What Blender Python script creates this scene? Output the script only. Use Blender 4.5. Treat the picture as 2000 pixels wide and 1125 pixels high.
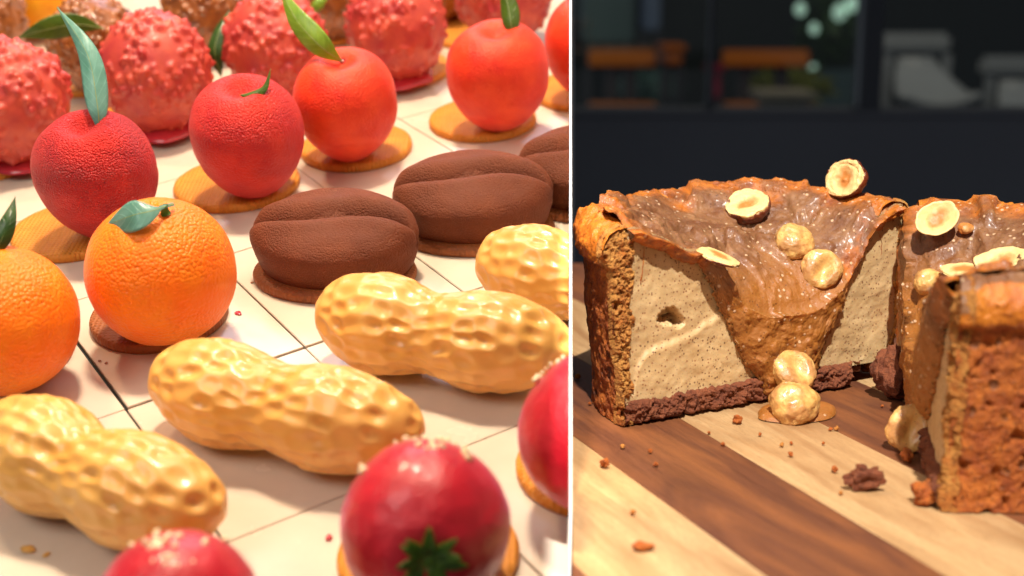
import bpy, bmesh, math, random
import numpy as np
from mathutils import Vector, Matrix

# ------------------------------------------------------------------ clear
for o in list(bpy.data.objects):
    bpy.data.objects.remove(o)
S = bpy.context.scene
COL = S.collection
random.seed(7)
RNG = np.random.RandomState(7)

# ------------------------------------------------------------------ camera
FPX = 2700.0                        # focal length in photograph pixels (2000 wide)
CX, CY = 1000.0, 562.5
PITCH = math.atan(579 / FPX)
CAMH = 0.1676                       # above the wooden board
cam = bpy.data.cameras.new("camera")
cam.sensor_width = 36.0
cam.lens = 36.0 * FPX / 2000.0
cam.clip_start = 0.02
cam.clip_end = 60
cam.dof.use_dof = True
cam.dof.focus_distance = 0.575
cam.dof.aperture_fstop = 7.8
camo = bpy.data.objects.new("camera", cam)
COL.objects.link(camo)
camo.location = (0, 0, CAMH)
camo.rotation_euler = (math.pi / 2 - PITCH, 0, 0)
S.camera = camo
CAM = np.array([0, 0, CAMH])
cp, sp = math.cos(PITCH), math.sin(PITCH)
RIGHT = np.array([1.0, 0, 0]); UP = np.array([0, sp, cp]); FWD = np.array([0, cp, -sp])

# ------------------------------------------------------------------ world and lamps
W = bpy.data.worlds.new("World"); S.world = W; W.use_nodes = True
bg = W.node_tree.nodes["Background"]
bg.inputs[0].default_value = (0.80, 0.86, 1.0, 1)
bg.inputs[1].default_value = 0.13

def ray(x, y):
    return RIGHT * ((x - CX) / FPX) + UP * (-(y - CY) / FPX) + FWD
def at(x, y, z):                    # the point seen at a pixel, z metres deep
    return CAM + ray(x, y) * z

# sloping pastry counter: its two edge directions (vanishing points of the white panels' joints)
def vdir(x, y):
    d = ray(x, y); return d / np.linalg.norm(d)
D1 = vdir(-1006, -827)              # joints running away to the left
D2 = vdir(5919, -1150)              # joints running to the right
TN = np.cross(D2, D1); TN /= np.linalg.norm(TN)
if TN @ (-FWD) < 0: TN = -TN
TD = 0.57 * -(TN @ ray(315, 650))   # camera's distance from the counter top
def on_tray(x, y, h=0.0):
    r = ray(x, y); return CAM + r * ((TD - h) / -(TN @ r))
E1 = RIGHT - TN * (RIGHT @ TN); E1 /= np.linalg.norm(E1)
E2 = np.cross(TN, E1)
def tray_xy(p, o):
    v = p - o; return float(v @ E1), float(v @ E2)

def lamp(name, kind, loc, target, energy, color, **kw):
    l = bpy.data.lights.new(name, kind); l.energy = energy; l.color = color
    for k, v in kw.items(): setattr(l, k, v)
    o = bpy.data.objects.new(name, l); COL.objects.link(o)
    o.location = loc
    d = Vector(target) - Vector(loc)
    o.rotation_euler = d.to_track_quat('-Z', 'Y').to_euler()
    return o
TC = on_tray(556, 520)
def tl(a, b, c):                    # lamp position above the counter: right, away, up
    return TC + E1 * a + E2 * b + TN * c
lamp("counter_lamp_back_right", 'AREA', tl(0.03, 0.20, 1.0), tl(0.02, 0.05, 0), 15.0, (1.0, 0.84, 0.63), shape='DISK', size=0.12)
lamp("counter_lamp_back_left", 'AREA', tl(-0.40, 0.40, 0.95), tl(0, 0.05, 0), 5.0, (1.0, 0.74, 0.46), shape='DISK', size=0.12)
lamp("counter_window_light", 'AREA', tl(-0.06, 0.95, 0.55), tl(0, 0.0, 0.03), 3.4, (0.86, 0.84, 1.0), shape='RECTANGLE', size=0.55, size_y=0.4)
lamp("counter_front_fill", 'AREA', tl(-0.55, -0.55, 1.0), tl(0, 0.0, 0), 5.5, (1.0, 0.93, 0.86), shape='DISK', size=0.6)  # soft fill added to brighten the near side of the counter
# hard daylight on the cake, from above and behind the camera, on the cake's side of the partition
lamp("daylight_spot", 'SPOT', (0.02, -1.05, 2.6), (0.19, 0.56, 0.03), 740, (1.0, 0.96, 0.90), spot_size=math.radians(12.5), spot_blend=0.4, shadow_soft_size=0.03)

lamp("added_room_fill", 'AREA', (0.95, 3.7, 1.2), (0.95, 4.5, -0.3), 6.5, (1.0, 0.86, 0.68), shape='RECTANGLE', size=1.6, size_y=0.3)  # unseen light added above the benches to brighten their orange

S.view_settings.view_transform = 'Standard'
S.view_settings.look = 'None'
S.view_settings.exposure = 0.0
S.view_settings.gamma = 1.0
S.view_settings.use_curve_mapping = False
S.render.engine = 'CYCLES'
S.cycles.max_bounces = 8

# ------------------------------------------------------------------ helpers
_perm = np.random.RandomState(3).permutation(512)
_perm = np.concatenate([_perm, _perm, _perm])
_grad = np.random.RandomState(4).normal(size=(512, 3)); _grad /= np.linalg.norm(_grad, axis=1)[:, None]
def pn(p, scale=1.0, seed=0.0):
    """gradient noise, about -0.7..0.7"""
    p = np.asarray(p, float) * scale + seed * 17.37 + 100.0
    i = np.floor(p).astype(int); f = p - i; i &= 255
    u = f * f * f * (f * (f * 6 - 15) + 10)
    r = 0
    for dx in (0, 1):
        for dy in (0, 1):
            for dz in (0, 1):
                h = _perm[_perm[_perm[i[:, 0] + dx] + i[:, 1] + dy] + i[:, 2] + dz] & 511
                g = _grad[h]
                d = (g * (f - np.array([dx, dy, dz]))).sum(1)
                w = (u[:, 0] if dx else 1 - u[:, 0]) * (u[:, 1] if dy else 1 - u[:, 1]) * (u[:, 2] if dz else 1 - u[:, 2])
                r = r + d * w
    return r
def fbm(p, scale, octv=4, seed=0.0, gain=0.5):
    a, t = 1.0, 0
    for k in range(octv):
        t = t + a * pn(p, scale * 2.03 ** k, seed + k * 3.1); a *= gain
    return t
def sstep(a, b, x):
    t = np.clip((x - a) / (b - a), 0, 1); return t * t * (3 - 2 * t)
def polyline_dist(px, pz, pts, n=40):
    pts = np.array(pts, float)
    q = np.concatenate([np.linspace(pts[k], pts[k + 1], n, endpoint=False) for k in range(len(pts) - 1)] + [pts[-1:]])
    d = np.full(len(px), 1e9)
    for a in q: d = np.minimum(d, (px - a[0]) ** 2 + (pz - a[1]) ** 2)
    return np.sqrt(d)

def mk(name, v, f, mat=None, parent=None, smooth=True):
    """one mesh object from an array of points and an array (or list) of faces"""
    v = np.asarray(v, np.float32)
    me = bpy.data.meshes.new(name)
    if isinstance(f, np.ndarray):
        n, k = f.shape
        me.vertices.add(len(v)); me.vertices.foreach_set("co", v.ravel())
        me.loops.add(n * k); me.loops.foreach_set("vertex_index", f.astype(np.int32).ravel())
        me.polygons.add(n); me.polygons.foreach_set("loop_start", np.arange(0, n * k, k, dtype=np.int32))
        me.polygons.foreach_set("loop_total", np.full(n, k, np.int32))
        me.update(calc_edges=True); me.validate()
    else:
        me.from_pydata([tuple(map(float, a)) for a in v], [], f)
    if smooth: me.polygons.foreach_set("use_smooth", [True] * len(me.polygons))
    if mat: me.materials.append(mat)
    o = bpy.data.objects.new(name, me); COL.objects.link(o)
    if parent: o.parent = parent
    return o
def link_copy(o, parent=None):
    c = o.copy(); COL.objects.link(c); c.parent = parent
    return c
def empty(name, M):
    o = bpy.data.objects.new(name, None); COL.objects.link(o)
    o.empty_display_size = 0.02; o.matrix_world = M
    return o
def tag(o, label=None, cat=None, group=None, kind=None):
    if label: o["label"] = label
    if cat: o["category"] = cat
    if group: o["group"] = group
    if kind: o["kind"] = kind
    return o
def frame(o, x, y, z):
    return Matrix(((x[0], y[0], z[0], o[0]), (x[1], y[1], z[1], o[1]), (x[2], y[2], z[2], o[2]), (0, 0, 0, 1)))
def tray_frame(o, yaw=0.0):
    c, s = math.cos(yaw), math.sin(yaw)
    return frame(o, E1 * c + E2 * s, -E1 * s + E2 * c, TN)
def gridf(nu, nv, wu=False, wv=False):
    iu = np.arange(nu if wu else nu - 1); iv = np.arange(nv if wv else nv - 1)
    a, b = np.meshgrid(iu, iv, indexing='ij'); a = a.ravel(); b = b.ravel()
    a2 = (a + 1) % nu; b2 = (b + 1) % nv
    return np.stack([a * nv + b, a2 * nv + b, a2 * nv + b2, a * nv + b2], 1)
_ico = {}
def ico(n):
    if n not in _ico:
        bm = bmesh.new(); bmesh.ops.create_icosphere(bm, subdivisions=n, radius=1.0)
        v = np.array([x.co[:] for x in bm.verts]); f = np.array([[w.index for w in x.verts] for x in bm.faces]); bm.free()
        v /= np.linalg.norm(v, axis=1)[:, None]
        _ico[n] = (v, f)
    return _ico[n][0].copy(), _ico[n][1]
def vnormals(v, f):
    n = np.zeros_like(v)
    a, b, c = v[f[:, 0]], v[f[:, 1]], v[f[:, 2]]
    fn = np.cross(b - a, c - a)
    for k in range(f.shape[1]): np.add.at(n, f[:, k], fn)
    return n / np.maximum(np.linalg.norm(n, axis=1), 1e-12)[:, None]
def relax(val, f, it):
    n = len(val); cnt = np.zeros(n)
    for k in range(f.shape[1]): cnt += np.bincount(f[:, k], minlength=n) * 2
    for _ in range(it):
        s = np.zeros(n)
        for k in range(f.shape[1]):
            s += np.bincount(f[:, k], weights=val[f[:, (k + 1) % 3]] + val[f[:, (k + 2) % 3]], minlength=n)
        val = 0.4 * val + 0.6 * s / np.maximum(cnt, 1)
    return val
def box(name, lo, hi, mat, parent=None, bevel=0.0):
    bm = bmesh.new(); bmesh.ops.create_cube(bm, size=1.0)
    for v in bm.verts:
        for k in range(3): v.co[k] = lo[k] if v.co[k] < 0 else hi[k]
    if bevel: bmesh.ops.bevel(bm, geom=list(bm.edges), offset=bevel, segments=2, affect='EDGES')
    me = bpy.data.meshes.new(name); bm.to_mesh(me); bm.free()
    me.materials.append(mat)
    o = bpy.data.objects.new(name, me); COL.objects.link(o)
    if parent: o.parent = parent
    return o

# ------------------------------------------------------------------ material kit
class Mat:
    def __init__(s, name):
        s.m = bpy.data.materials.new(name); s.m.use_nodes = True
        s.t = s.m.node_tree; s.b = s.t.nodes["Principled BSDF"]; s._tc = None
    def n(s, typ, ins=None, **at):
        x = s.t.nodes.new(typ)
        for k, v in at.items(): setattr(x, k, v)
        for k, v in (ins or {}).items(): s.put(x.inputs[k], v)
        return x
    def put(s, sock, v):
        if isinstance(v, bpy.types.NodeSocket): s.t.links.new(v, sock)
        else:
            if sock.type == 'RGBA' and len(v) == 3: v = (*v, 1)
            sock.default_value = v
    def co(s, sc=None, kind="Object"):
        if s._tc is None: s._tc = s.n('ShaderNodeTexCoord')
        v = s._tc.outputs[kind]
        if sc is None: return v
        return s.n('ShaderNodeMapping', {'Vector': v, 'Scale': sc}).outputs[0]
    def noise(s, scale, detail=4, rough=0.55, vec=None, dist=0.0):
        return s.n('ShaderNodeTexNoise', {'Vector': vec or s.co(), 'Scale': scale, 'Detail': detail, 'Roughness': rough, 'Distortion': dist}).outputs['Fac']
    def voro(s, scale, vec=None, feature='F1', rnd=1.0, out='Distance'):
        x = s.n('ShaderNodeTexVoronoi', {'Vector': vec or s.co(), 'Scale': scale, 'Randomness': rnd}, feature=feature)
        return x.outputs[out]
    def ramp(s, fac, stops, interp='LINEAR'):
        x = s.n('ShaderNodeValToRGB', {'Fac': fac}); r = x.color_ramp; r.interpolation = interp
        while len(r.elements) < len(stops): r.elements.new(0.5)
        for e, (p, c) in zip(r.elements, stops):
            e.position = p; e.color = (c, c, c, 1) if isinstance(c, (int, float)) else (*c[:3], 1)
        return x.outputs[0]
    def mix(s, fac, a, b, mode='MIX'):
        x = s.n('ShaderNodeMix', data_type='RGBA', blend_type=mode)
        s.put(x.inputs[0], fac); s.put(x.inputs[6], a); s.put(x.inputs[7], b)
        return x.outputs[2]
    def math(s, op, a, b=0.0, c=0.0):
        x = s.n('ShaderNodeMath', operation=op); s.put(x.inputs[0], a); s.put(x.inputs[1], b); s.put(x.inputs[2], c)
        return x.outputs[0]
    def bump(s, h, strength=0.3, dist=0.001, prev=None):
        ins = {'Height': h, 'Strength': strength, 'Distance': dist}
        if prev is not None: ins['Normal'] = prev
        return s.n('ShaderNodeBump', ins).outputs[0]
    def set(s, **kw):
        for k, v in kw.items(): s.put(s.b.inputs[k.replace('_', ' ')], v)
        return s
def srgb(r, g, b):
    f = lambda c: ((c / 255 + 0.055) / 1.055) ** 2.4 if c > 10 else c / 255 / 12.92
    return (f(r), f(g), f(b))
# ================================================================== LEFT: the pastry counter
def m_velvet(name, c1, c2, peb=0.5, scale=1150, rough=0.5, sheen=0.12, sheen_col=(1.0, 0.6, 0.8)):
    m = Mat(name)
    col = m.mix(m.ramp(m.noise(55, 3), [(0.35, 0.0), (0.7, 1.0)]), c1, c2)
    v = m.voro(scale)
    v = m.math('MULTIPLY', v, v)
    spots = m.ramp(m.noise(260, 2), [(0.70, 0.0), (0.76, 1.0)])
    col = m.mix(m.math('MULTIPLY', spots, 0.25), col, tuple(x * 0.55 for x in c1))
    amt = m.ramp(m.noise(45, 2), [(0.3, 0.25), (0.65, 1.0)])
    n1 = m.bump(m.math('MULTIPLY', m.math('SUBTRACT', 1.0, v), amt), peb, 0.0017)
    n2 = m.bump(m.noise(2600, 2), 0.12, 0.0004, n1)
    m.set(Base_Color=col, Roughness=rough, Normal=n2, Sheen_Weight=sheen, Sheen_Roughness=0.35, Sheen_Tint=sheen_col,
          Subsurface_Weight=0.12, Subsurface_Radius=(0.006, 0.002, 0.001), Subsurface_Scale=1.0, Specular_IOR_Level=0.35)
    return m.m
M_APPLE_CRIMSON = m_velvet("crimson_velvet", srgb(170, 6, 16), srgb(208, 34, 22), 0.9)
M_APPLE_RED = m_velvet("red_velvet", srgb(190, 14, 20), srgb(218, 48, 30), 0.7)
M_APPLE_WARM_LIT = m_velvet("velvet_painted_warm_lit", srgb(212, 38, 12), srgb(232, 72, 24), 0.3)  # orange cast of the warm light put into the red skin colour
M_ORANGE = m_velvet("orange_velvet", srgb(255, 116, 4), srgb(255, 138, 20), 0.5, 760, 0.42, 0.1, (1, .9, .7))
M_BEAN = m_velvet("cocoa_velvet", srgb(100, 44, 15), srgb(116, 54, 20), 0.45, 1200, 0.7, 0.04, (1, .6, .4))
M_MANGO = m_velvet("mango_velvet", srgb(232, 150, 10), srgb(240, 170, 30), 0.2)

def m_glaze(name, c1, c2, rough=0.22, coat=0.8, peb=0.15, scale=900, sss=0.2, nscale=60):
    m = Mat(name)
    col = m.mix(m.ramp(m.noise(nscale, 3), [(0.3, 0.0), (0.7, 1.0)]), c1, c2)
    n1 = m.bump(m.noise(scale, 3), peb, 0.0006)
    m.set(Base_Color=col, Roughness=rough, Coat_Weight=coat, Coat_Roughness=0.16, Normal=n1, Subsurface_Weight=sss,
          Subsurface_Radius=(0.01, 0.004, 0.0015), Subsurface_Scale=1.0)
    return m.m
M_PEANUT = m_glaze("peanut_glaze", srgb(220, 158, 70), srgb(234, 180, 98), 0.42, 0.32, 0.06, 900, 0.10, 40)
M_BERRY = m_glaze("strawberry_glaze", srgb(172, 2, 24), srgb(202, 22, 38), 0.42, 0.25, 0.6, 900, 0.12)
bs_ = M_BERRY.node_tree.nodes['Principled BSDF'].inputs
bs_['Sheen Weight'].default_value = 0.35; bs_['Sheen Tint'].default_value = (1, 0.5, 0.85, 1); bs_['Sheen Roughness'].default_value = 0.35
M_ROCHER = m_glaze("pink_nut_coating", srgb(168, 44, 48), srgb(194, 76, 52), 0.5, 0.15, 0.3, 900, 0.15, 90)
M_DRIP = m_glaze("pink_drip", srgb(176, 34, 50), srgb(190, 52, 60), 0.25, 0.4, 0.05)
M_PRALINE = m_glaze("milk_chocolate_nut_coating", srgb(104, 54, 22), srgb(160, 92, 34), 0.35, 0.4, 0.3, 900, 0.05, 150)

def m_biscuit(name, c1, c2, waffle=0.8):
    m = Mat(name)
    col = m.mix(m.ramp(m.noise(90, 5), [(0.3, 0.0), (0.7, 1.0)]), c1, c2)
    w = m.n('ShaderNodeTexWave', {'Vector': m.co(), 'Scale': 155.0, 'Distortion': 0.6}, bands_direction='X').outputs['Fac']
    w2 = m.n('ShaderNodeTexWave', {'Vector': m.co(), 'Scale': 155.0, 'Distortion': 0.6}, bands_direction='Y').outputs['Fac']
    g = m.math('MULTIPLY', w, w2)
    nz = m.noise(900, 4)
    n1 = m.bump(g, waffle, 0.0008); n2 = m.bump(nz, 0.45, 0.0007, n1)
    col = m.mix(m.ramp(nz, [(0.55, 0.0), (0.75, 0.5)]), col, tuple(x * 0.5 for x in c1))
    m.set(Base_Color=col, Roughness=0.55, Normal=n2)
    return m.m
M_BISCUIT = m_biscuit("golden_biscuit", srgb(204, 122, 28), srgb(222, 146, 44))
M_BISCUIT_DARK = m_biscuit("brown_biscuit", srgb(140, 76, 34), srgb(164, 94, 44), 0.5)

def m_leaf(name, top, dark, rough=0.35):
    m = Mat(name)
    x = m.noise(160, 5, vec=m.co((1, 1, 1)))
    col = m.mix(m.ramp(x, [(0.3, 0.0), (0.7, 1.0)]), dark, top)
    lv = m.math('FRACT', m.n('ShaderNodeAttribute', attribute_name='lv').outputs['Fac'])
    line = m.ramp(m.math('ABSOLUTE', m.math('SUBTRACT', lv, 0.5)), [(0.0, 1.0), (0.09, 0.0)])
    col = m.mix(m.math('MULTIPLY', line, 0.35), col, tuple(min(1, q * 1.8 + 0.03) for q in top))
    v = m.voro(420, feature='DISTANCE_TO_EDGE')
    n1 = m.bump(v, 0.2, 0.0004)
    n1 = m.bump(line, 0.4, 0.0004, n1)
    m.set(Base_Color=col, Roughness=rough, Normal=n1, Coat_Weight=0.25, Coat_Roughness=0.25, Transmission_Weight=0.0, Subsurface_Weight=0.0)
    tr = m.n('ShaderNodeBsdfTranslucent', {'Color': tuple(min(1, c * 1.4) for c in top)})
    mx = m.n('ShaderNodeMixShader', {0: 0.38, 1: m.b.outputs[0], 2: tr.outputs[0]})
    m.t.links.new(mx.outputs[0], m.t.nodes['Material Output'].inputs[0])
    return m.m
M_LEAF_COOL_LIT = m_leaf("leaf_painted_cool_lit", srgb(132, 184, 172), srgb(88, 146, 128))  # cool reflected light mixed into the leaf's base colour
M_LEAF_LIGHT = m_leaf("light_green_leaf", srgb(150, 184, 60), srgb(112, 152, 36))
M_LEAF_DARK = m_leaf("dark_green_leaf", srgb(62, 100, 34), srgb(36, 68, 24))
M_LEAF_MID = m_leaf("mid_green_leaf", srgb(88, 120, 24), srgb(60, 92, 16))
M_VEIN = m_leaf("pale_leaf_vein", srgb(180, 190, 120), srgb(150, 166, 90))
M_STEM_RED = m_glaze("red_stem", srgb(150, 30, 36), srgb(160, 40, 40))

def m_panel():
    m = Mat("white_lacquered_panel")
    sm = m.ramp(m.noise(24, 5, 0.6), [(0.42, 0.0), (0.8, 1.0)])
    col = m.mix(sm, srgb(214, 200, 182), srgb(204, 188, 168))
    fleck = m.ramp(m.noise(420, 2, 0.5), [(0.74, 0.0), (0.78, 1.0)])
    col = m.mix(m.math('MULTIPLY', fleck, 0.35), col, srgb(170, 130, 96))
    r = m.ramp(m.noise(40, 4), [(0.3, 0.16), (0.75, 0.30)])
    m.set(Base_Color=col, Roughness=r, Specular_IOR_Level=0.6, Normal=m.bump(m.noise(30, 2), 0.03, 0.002))
    return m.m
M_PANEL = m_panel()
m = Mat("dark_counter"); m.set(Base_Color=(0.008, 0.007, 0.006), Roughness=0.7); M_COUNTER = m.m

CLIP_LEFT = []       # objects that may meet the white partition

# ---- counter with its white panels
G2 = D2 - TN * (D2 @ TN); G2 /= np.linalg.norm(G2); G1 = np.cross(TN, G2)
N1 = on_tray(245, 800)
def gxy(p): v = p - N1; return float(v @ G2), float(v @ G1)
PA = gxy(on_tray(585, 668))[0]; PB = -gxy(on_tray(447, 1058))[1]
counter = empty("pastry_counter", frame(N1, G2, G1, TN)); tag(counter, kind='structure')
cb = box("counter_base", (-6 * PA, -2.2 * PB, -0.022), (9 * PA, 12 * PB, -0.0021), M_COUNTER, counter); CLIP_LEFT.append(cb)
prs = np.random.RandomState(5)
for i in range(-5, 8):
    for j in range(-2, 10):
        x0, x1 = i * PA, (i + 1) * PA; y0, y1 = j * PB, (j + 1) * PB
        g = prs.uniform(0.00012, 0.0004, 4)
        if j == 0 and i == 0: g = np.array([0.0015, 0.0003, 0.0012, 0.0003])      # the open joints at the corner by the oranges
        if j == 0 and i == 1: g = np.array([0.0005, 0.0003, 0.0010, 0.0003])
        if j == -1 and i == 0: g = np.array([0.0007, 0.0003, 0.0003, 0.0002])
        if j == -2 and i == -1: g = np.array([0.0003, 0.0016, 0.0003, 0.0003])
        p = box("white_panel", (x0 + g[0], y0 + g[2], -0.002), (x1 - g[1], y1 - g[3], prs.uniform(-0.00012, 0.0001)), M_PANEL, counter, 0.00025)
        CLIP_LEFT.append(p)

# ---- makers
def solve_body(cx, cy, rpx, k, bh):
    r0 = ray(cx, cy)
    t = (TD - bh) / (-(TN @ r0) + k * rpx / FPX)
    c = CAM + r0 * t; r = rpx * t / FPX
    return c - TN * (k * r + bh), r, t, c
BT = 0.0046
def biscuit(parent, base, px, py, rpx, mat=M_BISCUIT, oval=None, yaw=0.0, seed=0, r=None):
    c = on_tray(px, py); t = (c - CAM) @ FWD
    r = r or rpx * t / FPX
    ox, oy = tray_xy(c, base)
    prof = [(0.0, BT), (0.5, BT), (0.8, BT), (0.93, BT * 0.99), (0.985, BT * 0.86), (1.0, BT * 0.6), (0.998, BT * 0.25), (0.985, 0.0002), (0.0, 0.0002)]
    ns = 96; v = []
    a = np.linspace(0, 2 * math.pi, ns, endpoint=False)
    wob = 1 + 0.012 * np.array([pn(np.array([[math.cos(q) * 1.5, math.sin(q) * 1.5, seed]]))[0] for q in a])
    for pr, pz in prof:
        v.append(np.stack([np.cos(a) * r * pr * wob, np.sin(a) * r * pr * wob * (oval or 1.0), np.full(ns, pz) + (0.0003 * pn(np.stack([np.cos(a) * 9 * pr, np.sin(a) * 9 * pr, a * 0 + seed], 1)) if pz > 0.001 else 0)], 1))
    v = np.concatenate(v)
    o = mk("biscuit_base", v, gridf(len(prof), ns, False, True)[:, ::-1], mat, parent)
    o.location = (ox, oy, 0); o.rotation_euler = (0, 0, yaw)
    CLIP_LEFT.append(o)
    return o

def catmull(pts, n):
    pts = np.array(pts, float); P = np.concatenate([[2 * pts[0] - pts[1]], pts, [2 * pts[-1] - pts[-2]]])
    out = []
    for s in np.linspace(0, len(pts) - 1 - 1e-9, n):
        k = int(s); f = s - k; a, b, c, d = P[k:k + 4]
        out.append(0.5 * (2 * b + (c - a) * f + (2 * a - 5 * b + 4 * c - d) * f * f + (3 * b - a - 3 * c + d) * f ** 3))
    return np.array(out)
def leaf(parent, path, width, mat, fold=0.35, tilt=0.0, blunt=0.75, name="leaf", vein=True, roll=0.0, stalk=0.0):
    """path: world points along the midrib; the blade is spread across the view, folded and curled"""
    q = catmull(path, 40); nv = 13
    T = np.gradient(q, axis=0); T /= np.linalg.norm(T, axis=1)[:, None]
    view = q - CAM; view /= np.linalg.norm(view, axis=1)[:, None]
    side = np.cross(T, view); side /= np.linalg.norm(side, axis=1)[:, None]
    nor = np.cross(side, T)
    s = np.linspace(0, 1, 40)
    ss = np.clip((s - stalk) / (1 - stalk), 0, 1)
    w = width * 0.5 * np.sin(np.pi * np.clip(ss, 0, 1) ** (blunt + 0.12)) ** 1.1
    w = np.maximum(w, width * (0.06 if stalk else 0.02))
    v = []
    for k in range(40):
        ang = roll + tilt * s[k]
        a = side[k] * math.cos(ang) + nor[k] * math.sin(ang); b = -side[k] * math.sin(ang) + nor[k] * math.cos(ang)
        for u in np.linspace(-1, 1, nv):
            wav = 0.04 * math.sin(9 * s[k] + 3 * u)
            v.append(q[k] + a * (u * w[k]) + b * (abs(u) ** 1.3 * fold * w[k] + wav * w[k] * abs(u)))
    Mi = np.array(parent.matrix_world.inverted())
    loc = lambda p: p @ Mi[:3, :3].T + Mi[:3, 3]
    o = mk(name, loc(np.array(v)), gridf(40, nv), mat, parent)
    lv = (np.repeat(s, nv) * 12 - np.tile(np.abs(np.linspace(-1, 1, nv)), 40) * 1.7 + 5).astype(np.float32)
    o.data.attributes.new("lv", 'FLOAT', 'POINT').data.foreach_set("value", lv)
    md = o.modifiers.new("thick", 'SOLIDIFY'); md.thickness = 0.0002; md.offset = 0
    if vein:
        nr = 6; vv = []
        for k in range(40):
            rad = width * (0.018 * (1 - 0.7 * s[k]) + 0.004)
            for j in range(nr):
                an = 2 * math.pi * j / nr
                vv.append(q[k] + side[k] * math.cos(an) * rad + nor[k] * math.sin(an) * rad)
        mk("midrib", loc(np.array(vv)), gridf(40, nr, False, True), M_VEIN, o)
    CLIP_LEFT.append(o)
    return o
def stem(parent, a, b, r, mat, name="stem"):
    q = catmull([a, (np.array(a) + np.array(b)) / 2 + TN * r * 0.4, b], 10); nr = 8; v = []
    T = q[-1] - q[0]; T /= np.linalg.norm(T)
    s = np.cross(T, FWD); s /= np.linalg.norm(s); n = np.cross(T, s)
    for k in range(10):
        rr = r * (1.25 - 0.35 * math.sin(math.pi * k / 9))
        for j in range(nr):
            an = 2 * math.pi * j / nr; v.append(q[k] + (s * math.cos(an) + n * math.sin(an)) * rr)
    v.append(q[0]); v.append(q[-1])
    f = [list(map(int, x)) for x in gridf(10, nr, False, True)]
    f += [[80, (j + 1) % nr, j] for j in range(nr)] + [[81, 72 + j, 72 + (j + 1) % nr] for j in range(nr)]
    Mi = np.array(parent.matrix_world.inverted())
    return mk(name, np.array(v) @ Mi[:3, :3].T + Mi[:3, 3], f, mat, parent)

def apple_mesh(parent, r, mat, seed, tall=1.13, lean=0.0, tilt=0.20):
    d, f = ico(6)
    th = np.arccos(np.clip(d[:, 2], -1, 1)); az = np.arctan2(d[:, 1], d[:, 0])
    rho = np.sin(th) * (1 + 0.125 * np.cos(th) - 0.05 * np.cos(th) ** 2 - 0.10 * (np.cos(th) < 0) * np.cos(th) ** 2)
    rho *= 1 + 0.018 * np.cos(2 * az + seed) + 0.010 * np.cos(5 * az + 2 * seed) * (d[:, 2] > 0)
    rho /= np.max(rho)
    z = np.where(d[:, 2] > 0, np.abs(d[:, 2]) ** 0.9 * 1.0, -np.abs(d[:, 2]) ** 0.95) * tall
    z -= 0.27 * np.exp(-(np.sin(th) / 0.27) ** 2) * (d[:, 2] > 0)
    z = np.maximum(z, -tall * 0.93)
    v = np.stack([rho * np.cos(az), rho * np.sin(az), z + tall * 0.93], 1) * r
    nz = fbm(v / r, 1.6, 3, seed); v += vnormals(v, f) * (nz * 0.022 * r)[:, None]
    zc = tall * 0.93 * r; ct, st = math.cos(tilt), math.sin(tilt)
    y_, z_ = v[:, 1].copy(), v[:, 2] - zc
    v[:, 1] = y_ * ct - z_ * st; v[:, 2] = np.maximum(y_ * st + z_ * ct + zc, 0)
    v[:, 2] += BT
    v[:, 0] += lean * v[:, 2]
    o = mk("fruit_body", v, f, mat, parent); CLIP_LEFT.append(o)
    return o

def dir_mesh_drip(parent, r, mat, seed, wide=1.0):
    """the little skirt of set coating at the foot"""
    ns = 72; a = np.linspace(0, 2 * math.pi, ns, endpoint=False)
    wob = 1 + 0.22 * pn(np.stack([np.cos(a) * 1.6, np.sin(a) * 1.6, a * 0 + seed], 1))
    prof = [(0.45, 0.0046), (0.52, 0.0038), (0.60, 0.0028), (0.66, 0.0018), (0.69, 0.0008), (0.70, 0.0)]
    v = np.concatenate([np.stack([np.cos(a) * r * p * wob * wide, np.sin(a) * r * p * wob * wide, np.full(ns, z + BT - 0.0001)], 1) for p, z in prof])
    o = mk("coating_foot", v, gridf(len(prof), ns, False, True)[:, ::-1], mat, parent); CLIP_LEFT.append(o)
    return o

def pastry(name, base, label, cat, group, yaw=0.0):
    e = empty(name, tray_frame(base, yaw)); bpy.context.view_layer.update()
    return tag(e, label, cat, group)

# ---- red apple pastries
def apple(cx, cy, rpx, ck, mat, seed, label, lean=0.0):
    base, r, t, c = solve_body(cx, cy, rpx, 1.05, BT)
    e = pastry("apple_pastry", base, label, "pastry", "red apple pastries on the counter")
    apple_mesh(e, r, mat, seed, lean=lean)
    biscuit(e, base, ck[0], ck[1], ck[2], seed=seed)
    return e, r, t, base
def sd(px, py, cx, cy, rpx, t, sink=0.22):      # depth of the fruit's skin at a pixel
    q = max(0.05, 1 - ((px - cx) ** 2 + ((py - cy) / 1.1) ** 2) / rpx ** 2)
    r = rpx * t / FPX
    return t - r * (math.sqrt(q) - sink)
A1, r, t, b = apple(190, 347, 120, (152, 457, 126), M_APPLE_CRIMSON, 1.0, "crimson apple pastry with a tall upright leaf tinted blue-green for cool light")
t1 = sd(194, 258, 190, 347, 120, t)
leaf(A1, [at(194, 260, t1), at(190, 205, t1 - 0.002), at(170, 105, t1 + 0.002), at(112, 14, t1 + 0.010)], 46 * t / FPX, M_LEAF_COOL_LIT, 0.5, 0.5, 0.9, roll=-0.15)
stem(A1, at(194, 268, t1 + 0.002), at(194, 250, t1 - 0.0005), 0.0006, M_STEM_RED)
A2, r, t, b = apple(485, 272, 114, (464, 366, 122), M_APPLE_RED, 2.3, "pinkish red apple pastry with a tiny curled leaf, behind the nearest coffee bean")
t1 = sd(493, 188, 485, 272, 114, t)
stem(A2, at(492, 198, t1 + 0.004), at(496, 182, t1 - 0.001), 0.0012, M_STEM_RED)
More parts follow.
